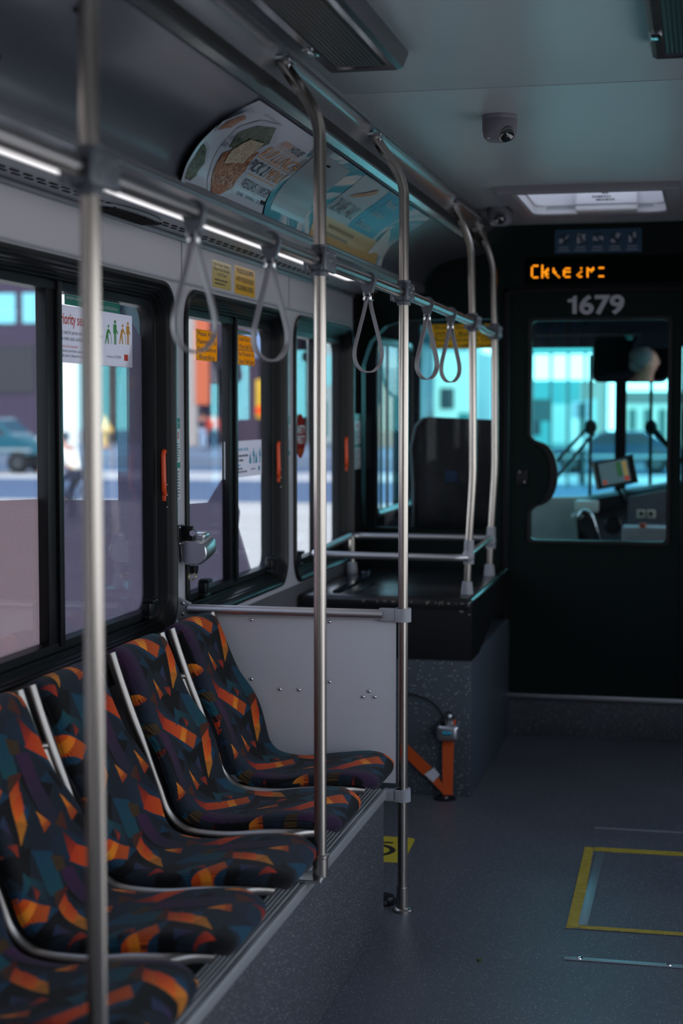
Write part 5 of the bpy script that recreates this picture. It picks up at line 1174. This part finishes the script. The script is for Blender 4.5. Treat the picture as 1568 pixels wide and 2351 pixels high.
# ------------------------------------------------------------------ people
SKIN = mat('skin', (0.58, 0.24, 0.15), 0.55)
def skin_mesh(name, V, E, R, m, parent, root=0, sub=2):
    me = bpy.data.meshes.new(name); me.from_pydata(V, E, []); ob = bpy.data.objects.new(name, me); col.objects.link(ob)
    md = ob.modifiers.new('s', 'SKIN'); md.use_smooth_shade = True
    for i, v in enumerate(me.skin_vertices[0].data): v.radius = (R[i], R[i]) if not isinstance(R[i], tuple) else R[i]; v.use_root = (i == root)
    ms = ob.modifiers.new('u', 'SUBSURF'); ms.levels = sub; ms.render_levels = sub
    dg = bpy.context.evaluated_depsgraph_get(); dg.update(); m2 = bpy.data.meshes.new_from_object(ob.evaluated_get(dg)); m2.name = name
    bpy.data.objects.remove(ob); m2.materials.clear(); m2.materials.append(m)
    m2.polygons.foreach_set('use_smooth', [True] * len(m2.polygons))
    o = bpy.data.objects.new(name, m2); link(o, parent); return o
def figure(label, loc, yaw, J, head_yaw, shirt, trousers, hair, sleeve='long', group=None, scale=1.0, hat=None):
    t = empty('person', loc, label, 'person', group); t.rotation_euler = (0, 0, yaw); t.scale = (scale,) * 3
    V = []; E = []; R = []; I = {}
    def add(n, p, r, to=None):
        I[n] = len(V); V.append(tuple(p)); R.append(r)
        if to is not None: E.append((I[to], I[n]))
    hb = Vector(J['neck']); c, s = math.cos(head_yaw), math.sin(head_yaw); hv = lambda x, y, z: hb + Vector((c * x - s * y, s * x + c * y, z))
    add('pelvis', J['pelvis'], (0.14, 0.10)); add('waist', J['waist'], (0.125, 0.095), 'pelvis'); add('chest', J['chest'], (0.15, 0.105), 'waist')
    add('neck', J['neck'], 0.055, 'chest'); add('jaw', hv(0, 0.02, 0.085), 0.066, 'neck'); add('mid', hv(0, 0.005, 0.150), 0.088, 'jaw'); add('crown', hv(0, -0.01, 0.225), 0.062, 'mid')
    add('nose', hv(0, 0.108, 0.125), 0.014, 'mid')
    for q, sx in (('L', -1), ('R', 1)):
        add('ear' + q, hv(sx * 0.088, -0.012, 0.135), 0.018, 'mid')
        add('sh' + q, J['sh' + q], 0.062, 'chest'); add('el' + q, J['el' + q], 0.042, 'sh' + q); add('wr' + q, J['wr' + q], 0.027, 'el' + q)
        w = Vector(J['wr' + q]); d = (w - Vector(J['el' + q])).normalized(); side = d.cross(Vector((0, 0, 1)) if abs(d.z) < 0.8 else Vector((0, 1, 0))).normalized() * sx; cl = Vector(J.get('curl', (0, 0, -1)))
        add('pa' + q, w + d * 0.06, 0.026, 'wr' + q)
        for k, (o, ln) in enumerate(((-0.027, 0.030), (-0.009, 0.038), (0.009, 0.035), (0.026, 0.027))):
            add('f%d' % k + q, w + d * 0.095 + side * o, 0.0095, 'pa' + q); add('g%d' % k + q, w + d * (0.095 + ln) + side * o + cl * 0.014, 0.0085, 'f%d' % k + q); add('h%d' % k + q, w + d * (0.095 + ln * 1.3) + side * o + cl * 0.034, 0.0075, 'g%d' % k + q)
        add('t1' + q, w + d * 0.05 - side * 0.042, 0.011, 'pa' + q); add('t2' + q, w + d * 0.085 - side * 0.056 + cl * 0.01, 0.009, 't1' + q)
        add('hi' + q, J['hi' + q], 0.088, 'pelvis'); add('kn' + q, J['kn' + q], 0.058, 'hi' + q); add('ca' + q, Vector(J['kn' + q]).lerp(Vector(J['an' + q]), 0.35), 0.056, 'kn' + q); add('an' + q, J['an' + q], 0.036, 'ca' + q); add('to' + q, J['to' + q], 0.034, 'an' + q)
    skin_mesh('body', V, E, R, SKIN, t)
    def garment(name, names, edges, rad, m):
        ids = {n: k for k, n in enumerate(names)}; return skin_mesh(name, [V[I[n]] for n in names], [(ids[a], ids[b]) for a, b in edges], rad, m, t)
    garment('shirt', ['waist', 'pelvis', 'chest', 'shL', 'elL', 'wrL', 'shR', 'elR', 'wrR'] if sleeve == 'long' else ['waist', 'pelvis', 'chest', 'shL', 'elL', 'shR', 'elR'],
            [('waist', 'pelvis'), ('waist', 'chest'), ('chest', 'shL'), ('shL', 'elL'), ('chest', 'shR'), ('shR', 'elR')] + ([('elL', 'wrL'), ('elR', 'wrR')] if sleeve == 'long' else []),
            [(0.145, 0.115), (0.155, 0.12), (0.168, 0.122), 0.075, 0.056, 0.040, 0.075, 0.056, 0.040] if sleeve == 'long' else [(0.15, 0.12), (0.16, 0.125), (0.172, 0.128), 0.078, 0.062, 0.078, 0.062], shirt)
    garment('trousers', ['pelvis', 'hiL', 'knL', 'anL', 'hiR', 'knR', 'anR'], [('pelvis', 'hiL'), ('hiL', 'knL'), ('knL', 'anL'), ('pelvis', 'hiR'), ('hiR', 'knR'), ('knR', 'anR')], [(0.15, 0.115), 0.10, 0.072, 0.05, 0.10, 0.072, 0.05], trousers)
    mb = MB()
    for q in 'LR':
        a = Vector(J['an' + q]); b_ = Vector(J['to' + q]); mb.sweep([a + Vector((0, 0, 0.01)), a.lerp(b_, 0.5) + Vector((0, 0, 0.005)), b_, b_ + (b_ - a).normalized() * 0.05], [0.048, 0.046, 0.042, 0.02], 10)
    sh = mb.build('shoes', RUB); sh.parent = t
    hm = MB(); hm.ball(hv(0, -0.034, 0.172), 0.092, (0.92, 0.94, 0.86), 20, 14); hm.ball(hv(0, -0.058, 0.120), 0.062, (1.05, 0.7, 0.9), 16, 10); h = hm.build('hair', hair); h.parent = t
    em = MB()
    for sx in (-1, 1): em.ball(hv(sx * 0.032, 0.086, 0.155), 0.011, (1, 0.7, 0.8), 10, 8)
    e = em.build('eye', mat('eye_dark', (0.03, 0.02, 0.02), 0.2)); e.parent = t
    mo = MB().ball(hv(0, 0.082, 0.075), 0.02, (1.1, 0.4, 0.28), 10, 8).build('mouth', mat('lips', (0.36, 0.12, 0.10), 0.5)); mo.parent = t
    return t
def stand(**k):
    J = dict(pelvis=(0, 0, 0.92), waist=(0, 0, 1.10), chest=(0, 0, 1.30), neck=(0, 0, 1.45), shL=(-0.18, 0, 1.37), elL=(-0.24, -0.02, 1.09), wrL=(-0.25, 0.06, 0.85), shR=(0.18, 0, 1.37), elR=(0.24, -0.02, 1.09), wrR=(0.25, 0.06, 0.85),
             hiL=(-0.09, 0, 0.86), knL=(-0.10, 0.03, 0.48), anL=(-0.10, -0.02, 0.07), toL=(-0.11, 0.13, 0.03), hiR=(0.09, 0, 0.86), knR=(0.10, 0.03, 0.48), anR=(0.10, -0.02, 0.07), toR=(0.11, 0.13, 0.03)); J.update(k); return J
GREYH = mat('grey_hair', (0.15, 0.13, 0.125), 0.7, bump=0.6, bscale=200); DHAIR = mat('dark_hair', (0.02, 0.015, 0.012), 0.6)
NAVYC = mat('navy_cloth', (0.015, 0.025, 0.06), 0.8); GREYC = mat('grey_uniform', (0.13, 0.15, 0.19), 0.8)
# the driver sits out of direct sight; the mirror shows the turned head
sit = dict(pelvis=(0, 0, 0.10), waist=(0, -0.02, 0.28), chest=(0, -0.01, 0.48), neck=(0, 0.01, 0.635), shL=(-0.19, 0, 0.55), elL=(-0.24, 0.20, 0.36), wrL=(-0.19, 0.40, 0.42), shR=(0.19, 0, 0.55), elR=(0.24, 0.20, 0.36), wrR=(0.19, 0.40, 0.42),
           hiL=(-0.09, 0.03, 0.09), knL=(-0.13, 0.42, 0.10), anL=(-0.13, 0.52, -0.33), toL=(-0.13, 0.66, -0.38), hiR=(0.09, 0.03, 0.09), knR=(0.13, 0.42, 0.10), anR=(0.13, 0.52, -0.33), toR=(0.13, 0.66, -0.38))
figure('grey haired bus driver in a grey shirt, seen turned away in the interior mirror', (0.30, 9.22, 0.72), 0, sit, math.radians(-80), GREYC, NAVYC, GREYH)

# ------------------------------------------------------------------ the street outside
def brick(name, c1, c2, mort, sc):
    m = mat(name, c1, 0.8); nt = m.node_tree; b = nt.nodes['Principled BSDF']; tc = [n for n in nt.nodes if n.type == 'TEX_COORD'][0]
    bt = nt.nodes.new('ShaderNodeTexBrick'); bt.inputs['Color1'].default_value = (*c1, 1); bt.inputs['Color2'].default_value = (*c2, 1); bt.inputs['Mortar'].default_value = (*mort, 1); bt.inputs['Scale'].default_value = sc
    mp = nt.nodes.new('ShaderNodeMapping'); mp.inputs['Rotation'].default_value = (PI / 2, 0, 0); nt.links.new(tc.outputs['Object'], mp.inputs[0]); nt.links.new(mp.outputs[0], bt.inputs['Vector']); nt.links.new(bt.outputs['Color'], b.inputs['Base Color']); return m
GZ = -0.40
CONC = mat('pale_sunlit_paving', (0.56, 0.52, 0.47), 0.8, vary=0.1, vscale=0.4); ASPH = mat('shaded_blue_asphalt', (0.085, 0.135, 0.23), 0.8, vary=0.12, vscale=0.5); SUNBAND = mat('sunlit_band_paint', (0.62, 0.60, 0.58), 0.8, vary=0.1, vscale=0.3)  # sun on paving and bands, and blue street shade, put into the colours
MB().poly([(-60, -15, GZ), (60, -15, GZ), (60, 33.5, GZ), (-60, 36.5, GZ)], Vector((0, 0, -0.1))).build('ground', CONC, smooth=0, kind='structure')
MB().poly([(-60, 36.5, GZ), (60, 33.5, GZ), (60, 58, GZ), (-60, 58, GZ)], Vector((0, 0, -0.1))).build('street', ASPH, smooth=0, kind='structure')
mb = MB().box(-60, 30, 46.5, 49.6, GZ, GZ + 0.01).box(-60, 30, 50.4, 52.6, GZ, GZ + 0.01).box(-60, 30, 31.6, 32.3, GZ, GZ + 0.01); mb.build('street', SUNBAND, smooth=0, kind='structure')  # far bands: sunlit strip across the street painted as pale colour
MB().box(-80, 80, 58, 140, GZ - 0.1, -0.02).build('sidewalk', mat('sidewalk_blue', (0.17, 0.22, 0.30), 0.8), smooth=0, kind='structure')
def building(label, x0, x1, y, h, depth, m, wins=(), cat='building', z0=0.0):
    t = empty('building', ((x0 + x1) / 2, y + depth / 2, z0), label, cat)
    MB().box(x0, x1, y, y + depth, z0, z0 + h, 0.02).build('wall', m, t, 0)
    for (a, b, c, d, wm) in wins: MB().box(a, b, y - 0.06, y + 0.05, c, d).build('window', wm, t, 0)
    return t
DKW = mat('dark_window', (0.02, 0.022, 0.035), 0.15, spec=0.7); CYW = mat('cyan_window', (0.25, 0.75, 0.85), 0.3, emit=(0.45, 0.85, 0.95), es=0.1); LITW = mat('lit_window', (0.8, 0.8, 0.75), 0.4, emit=(1.0, 0.93, 0.80), es=0.7); TURQ = mat('turquoise_panel', (0.03, 0.20, 0.20), 0.4, vary=0.2, vscale=0.6)
PURP = mat('mauve_wall', (0.066, 0.050, 0.090), 0.8, vary=0.12, vscale=0.3)
building('mauve walled building behind the parked pickup, seen through the first window', -52, -31.6, 76, 16, 8, PURP,
         [(-37.0, -33.0, 2.6, 5.0, DKW), (-43, -38.2, 2.6, 5.0, DKW), (-36.6, -34.0, 6.1, 7.6, CYW), (-33.6, -32.6, 6.1, 7.6, CYW), (-42, -38.5, 6.1, 7.6, CYW)])
building('tall sunlit white pier beside the mauve building', -30.6, -29.5, 73, 14, 1.0, mat('white_stone', (0.85, 0.82, 0.74), 0.7, emit=(1.0, 0.95, 0.85), es=0.0), (), 'pillar')
building('turquoise fronted shop beyond the white pier', -34.0, -27.2, 85.5, 13, 6, mat('slate_wall', (0.05, 0.10, 0.14), 0.7),
         [(-33.6, -31.4, 0.4, 2.5, TURQ), (-31.1, -29.2, 0.3, 2.6, TURQ), (-28.9, -27.3, 0.3, 2.5, TURQ), (-32.0, -30.2, 2.9, 3.6, mat('gold_shop_sign', (0.45, 0.33, 0.12), 0.5)), (-33, -27.5, 4.6, 6.0, mat('mid_teal', (0.05, 0.22, 0.25), 0.4))])
building('dark plum building with an orange banner, seen through the second window', -27.0, -20.8, 78, 18, 8, mat('plum_wall', (0.055, 0.035, 0.065), 0.8, vary=0.15, vscale=0.5),
         [(-24.1, -22.9, 2.2, 4.2, DKW), (-22.6, -21.6, 4.4, 5.6, mat('blue_sign', (0.25, 0.38, 0.65), 0.4)), (-23.95, -23.1, 2.5, 3.8, mat('pale_blue_sign', (0.22, 0.28, 0.42), 0.4)), (-22.6, -21.2, 6.1, 7.0, mat('blue_sign', (0.25, 0.38, 0.65), 0.4))])
bn = empty('street_banner', (-24.2, 75, 0), 'red orange vertical banner on a pale pole before the plum building', 'banner')
MB().box(-24.75, -24.15, 75, 75.3, 0, 8.0).build('pole', mat('pale_pole', (0.42, 0.38, 0.36), 0.6), bn); MB().box(-24.2, -23.5, 74.9, 75.0, 2.0, 7.2).build('cloth', mat('banner_orange', (0.62, 0.14, 0.06), 0.6), bn)
building('pale glass fronted office, seen through the third window', -20.3, -17.2, 82, 20, 6, mat('pale_blue_wall', (0.42, 0.58, 0.64), 0.6),
         [(-19.9, -19.0, 3.0, 4.6, CYW), (-20.2, -18.0, 5.2, 8.0, LITW), (-18.9, -18.2, 1.2, 2.4, LITW), (-20.2, -19.3, 0.4, 2.2, mat('mid_teal', (0.05, 0.22, 0.25), 0.4))])
building('tan brick block at the edge of the third window', -17.1, -13.9, 74, 9, 6, brick('tan_brick', (0.36, 0.27, 0.20), (0.30, 0.22, 0.17), (0.20, 0.16, 0.13), 1.2), [(-16.6, -15.9, 1.0, 2.5, DKW), (-15.6, -14.8, 2.0, 4.5, DKW)])
building('blue grey shopfront row beyond the round mirror', -17.0, -13.2, 90, 5.2, 6, mat('steel_blue_wall', (0.10, 0.22, 0.30), 0.7), [(-16.6, -15.2, 0.4, 2.4, DKW), (-14.8, -13.5, 1.0, 2.8, LITW)])
building('white corner building straight ahead, above the tall black seat back', -13.0, -10.9, 78, 4.6, 6, mat('white_stone', (0.85, 0.82, 0.74), 0.7), [(-12.7, -12.0, 1.8, 2.8, DKW), (-11.8, -11.2, 0.3, 1.6, TURQ)])
building('low turquoise kiosk row straight ahead through the door glass', -8.4, -5.6, 74, 3.1, 4, mat('turquoise_wall', (0.10, 0.36, 0.38), 0.6), [(-7.9, -7.4, 0.6, 1.5, DKW), (-6.9, -5.9, 0.2, 2.0, mat('mint_panel', (0.45, 0.62, 0.60), 0.5))])
building('grey pillar block in the middle of the door glass', -5.3, -4.3, 70, 3.0, 3, mat('beige_wall', (0.40, 0.36, 0.32), 0.7), [(-5.1, -4.6, 0.4, 2.2, mat('mint_panel', (0.45, 0.62, 0.60), 0.5))])
building('white arcade with a row of dark arches behind the blue car', -4.1, 4.0, 84, 2.7, 6, mat('white_arcade', (0.70, 0.68, 0.60), 0.7), [(-3.9 + k * 0.75, -3.5 + k * 0.75, 0.2, 1.8, mat('arch_green', (0.10, 0.16, 0.15), 0.6)) for k in range(8)] + [(-4.1, 4.0, 2.1, 2.7, mat('arcade_roof', (0.22, 0.20, 0.19), 0.7))])
building('tall teal glass tower rising far behind the shopfronts', -24, -17.5, 120, 26, 8, mat('tower_teal', (0.08, 0.24, 0.30), 0.3), [(-23.5 + k * 1.5, -22.6 + k * 1.5, 3 + j * 3.0, 5 + j * 3.0, CYW) for k in range(4) for j in range(4)])
# street furniture
ts = empty('traffic_light', (-19.4, 70, 0), 'traffic light with a lit red lamp at the edge of the second window', 'traffic light')
MB().cyl((-19.52, 70, 0), (-19.52, 70, 4.2), 0.08).build('post', BLK2, ts); MB().box(-19.75, -19.3, 69.9, 70.2, 1.35, 3.1, 0.03).build('housing', mat('signal_yellow', (0.75, 0.45, 0.02), 0.5), ts); MB().cyl((-19.52, 69.92, 1.72), (-19.52, 69.80, 1.72), 0.2).build('lamp', emitter('signal_red', (1.0, 0.10, 0.02), 2.2), ts)
hy = empty('fire_hydrant', (-26.25, 68, -0.02), 'golden yellow fire hydrant beside the steel pole in the first window', 'hydrant')
HYD = mat('hydrant_gold', (0.85, 0.52, 0.10), 0.45)
MB().lathe((-26.25, 68, 0.05), (0, 0, 1), [(0.24, 0), (0.24, 0.08), (0.17, 0.1), (0.17, 0.55), (0.22, 0.6), (0.30, 0.68), (0.30, 0.95), (0.24, 1.05), (0.14, 1.25), (0.05, 1.38), (0.04, 1.46)]).build('barrel', HYD, hy); MB().cyl((-26.6, 68, 0.85), (-25.85, 68, 0.85), 0.12).build('side_cap', HYD, hy); MB().cyl((-26.25, 67.98, -0.02), (-26.25, 68, 0.1), 0.3).build('flange', mat('hydrant_rust', (0.45, 0.16, 0.10), 0.6), hy)
bo = MB().cyl((-13.2, 50, GZ), (-13.2, 50, 2.6), 0.22).build('white_post', mat('post_white', (0.85, 0.85, 0.85), 0.5)); tag(bo, 'thick white roadside post under the safety decal', 'post')
fr = empty('bus_shelter', (-5.0, 44, GZ), 'steel framed bus shelter ahead of the bus, seen through the door glass', 'shelter')
for x in (-4.62, -4.12, -3.66, -3.20): MB().box(x - 0.035, x + 0.035, 43.9, 44.0, GZ, 3.3).build('post', mat('shelter_steel', (0.06, 0.10, 0.11), 0.4, 0.5), fr)
MB().box(-4.9, -2.9, 43.6, 45.2, 3.25, 3.42, 0.02).build('roof', mat('shelter_roof', (0.12, 0.40, 0.38), 0.4), fr); MB().box(-4.66, -4.1, 43.95, 44.0, 1.4, 2.0).build('panel', mat('shelter_steel', (0.06, 0.10, 0.11), 0.4, 0.5), fr)
pn = MB().box(-3.72, -3.18, 46, 46.1, 0.55, 1.95, 0.05).build('street_sign_panel', mat('bright_panel', (0.9, 0.9, 0.9), 0.4)); tag(pn, 'bright white advertising panel ahead, at the middle of the door glass', 'panel')
MB().box(-3.52, -3.36, 45.98, 46.02, 1.0, 1.9).build('picture', mat('arch_green', (0.10, 0.16, 0.15), 0.6), pn); MB().cyl((-3.45, 46.05, GZ), (-3.45, 46.05, 0.6), 0.06).build('post', BLK2, pn)
tk = empty('street_tree', (-9.0, 52, GZ), 'grey tree trunk with a dark crown ahead of the cab side window', 'tree')
MB().sweep([(-9.0, 52, GZ), (-9.02, 52, 1.5), (-8.9, 52, 3.2), (-8.6, 52, 5.5)], [0.24, 0.2, 0.17, 0.1], 12).build('trunk', mat('bark_grey', (0.20, 0.22, 0.25), 0.9, bump=0.5, bscale=8), tk)
mb = MB(); rnd = random.Random(8)
for k in range(26):
    a = rnd.random() * 2 * PI; r = rnd.random() * 1.3; mb.ball((-8.3 + r * math.cos(a), 52 + r * math.sin(a), 4.2 + rnd.random() * 1.9), 0.35 + rnd.random() * 0.3, (1, 1, 0.8), 10, 7)
mb.build('crown', mat('leaf_dark', (0.03, 0.07, 0.08), 0.9), tk)
def car(label, x, y, flip, paint, z=GZ, lift=0.0, bed=False):
    t = empty('car', (x, y, z), label, 'car'); s = -1 if flip else 1
    prof = [(-2.3, 0.45), (-2.3, 0.98), (-0.9, 1.02), (-0.55, 1.62), (0.55, 1.64), (1.15, 1.08), (2.2, 0.98), (2.32, 0.55), (2.25, 0.42)] if bed else [(-2.2, 0.4), (-2.25, 0.9), (-1.7, 1.02), (-1.0, 1.42), (0.35, 1.42), (1.05, 0.98), (2.1, 0.82), (2.2, 0.5), (2.1, 0.36)]
    P = fillet([Vector((x + s * a, 0, z + b + lift)) for a, b in prof + prof[:1]], 0.14, 4)[:-1]
    MB().loft([[Vector((v.x, y + w, v.z)).lerp(Vector((x, y + w, z + 0.8)), k) for v in P] for w, k in ((-0.88, 0.06), (-0.82, 0.0), (0.82, 0.0), (0.88, 0.06))], cap=True).build('body', paint, t)
    gl = [(-0.75, 1.06), (-0.48, 1.52), (0.5, 1.54), (0.98, 1.08)] if bed else [(-1.35, 1.0), (-0.92, 1.35), (0.3, 1.35), (0.85, 1.0)]
    mb = MB().poly([(x + s * a, y - 0.89, z + b + lift) for a, b in gl], Vector((0, 1.78, 0))); mb.build('side_glass', DKW, t, 0)
    for a in (-1.4, 1.4):
        for w in (-0.80, 0.80):
            q = MB().lathe((x + s * a, y + w - 0.1, z + 0.37), (0, 1, 0), [(0.30, 0), (0.37, 0.02), (0.37, 0.19), (0.30, 0.21)], 24).build('wheel', RUB, t); MB().cyl((x + s * a, y + w - 0.11, z + 0.37), (x + s * a, y + w + 0.11, z + 0.37), 0.2).build('rim', mat('dark_rim', (0.06, 0.07, 0.08), 0.4, 0.5), q)
    MB().box(x + s * 2.2 - 0.06, x + s * 2.2 + 0.06, y - 0.75, y - 0.5, z + 0.68 + lift, z + 0.82 + lift, 0.02).build('headlamp', mat('lamp_glass', (0.7, 0.75, 0.75), 0.1), t)
    MB().box(x - 1.9, x + 1.9, y - 0.93, y - 0.885, z + 0.52 + lift, z + 0.62 + lift, 0.01).build('side_moulding', mat('moulding', (0.25, 0.32, 0.36), 0.4), t)
car('dark teal pickup truck parked by the mauve walled building', -23.6, 50.5, False, mat('teal_paint', (0.012, 0.11, 0.16), 0.25, coat=0.6), lift=0.22, bed=True)
car('dark blue car ahead, in front of the white arcade', -3.0, 55, True, mat('blue_paint', (0.008, 0.03, 0.07), 0.25, coat=0.6))
REDC = mat('red_cloth', (0.75, 0.07, 0.03), 0.8); WHC = mat('white_cloth', (0.85, 0.80, 0.68), 0.8); BLC = mat('light_blue_cloth', (0.45, 0.60, 0.80), 0.8)
figure('distant pedestrian in a red jacket and dark trousers in the second window', (-20.85, 67, -0.02), math.radians(30), stand(), 0, REDC, NAVYC, DHAIR)
figure('distant pedestrian in pale blue trousers and dark jacket beside the red jacket', (-21.5, 67.6, -0.02), math.radians(-20), stand(wrL=(-0.2, 0.15, 0.95)), 0.3, NAVYC, BLC, DHAIR)
ride = stand(pelvis=(0, -0.22, 0.96), waist=(0, -0.12, 1.14), chest=(0, 0.05, 1.32), neck=(0, 0.14, 1.44), shL=(-0.19, 0.07, 1.37), elL=(-0.25, 0.22, 1.14), wrL=(-0.25, 0.42, 1.04), shR=(0.19, 0.07, 1.37), elR=(0.25, 0.22, 1.14), wrR=(0.25, 0.42, 1.04),
             hiL=(-0.09, -0.18, 0.92), knL=(-0.10, 0.16, 0.80), anL=(-0.10, 0.02, 0.42), toL=(-0.10, 0.16, 0.40), hiR=(0.09, -0.18, 0.92), knR=(0.10, 0.12, 0.56), anR=(0.10, -0.02, 0.18), toR=(0.10, 0.12, 0.14))
figure('cyclist in a loose cream shirt riding past the first window beside the steel pole', (-11.5, 28.0, GZ), math.radians(65), ride, 0, WHC, NAVYC, DHAIR, 'short')
bk = empty('bicycle', (-11.5, 28.0, GZ), 'dark bicycle ridden by the cyclist in the cream shirt', 'bicycle'); bk.rotation_euler = (0, 0, math.radians(65))
def bpart(mbx, name, m, par=bk):
    o = mbx.build(name, m); o.parent = par; return o
for yy in (-0.52, 0.52):
    w = bpart(MB().sweep([(0, yy + 0.33 * math.cos(t), 0.345 + 0.33 * math.sin(t)) for t in np.linspace(0, 2 * PI, 33)[:-1]], 0.016, 8, closed=True), 'wheel', RUB)
    mb = MB()
    for k in range(8): mb.cyl((0, yy, 0.345), (0, yy + 0.32 * math.cos(k * PI / 4), 0.345 + 0.32 * math.sin(k * PI / 4)), 0.003, n=6)
    bpart(mb, 'spokes', ALU, w)
mb = MB()
for a, b in (((0, 0.52, 0.345), (0, 0.40, 0.95)), ((0, 0.42, 0.82), (0, -0.05, 0.30)), ((0, -0.05, 0.30), (0, -0.22, 0.86)), ((0, -0.20, 0.80), (0, 0.41, 0.86)), ((0, -0.52, 0.345), (0, -0.05, 0.30)), ((0, -0.52, 0.345), (0, -0.20, 0.78))): mb.cyl(a, b, 0.016, n=10)
bpart(mb, 'frame', mat('bike_black', (0.02, 0.02, 0.025), 0.3)); bpart(MB().box(-0.06, 0.06, -0.36, -0.12, 0.86, 0.90, 0.015), 'saddle', RUB); bpart(MB().cyl((-0.28, 0.42, 0.98), (0.28, 0.42, 0.98), 0.013).cyl((0, 0.40, 0.92), (0, 0.42, 0.98), 0.013), 'handlebar', RUB); bpart(MB().cyl((-0.12, 0.0, 0.36), (0.12, -0.06, 0.12), 0.012).box(0.06, 0.16, 0.0, 0.1, 0.10, 0.125).box(-0.16, -0.06, 0.0, 0.12, 0.35, 0.375), 'pedals', RUB)
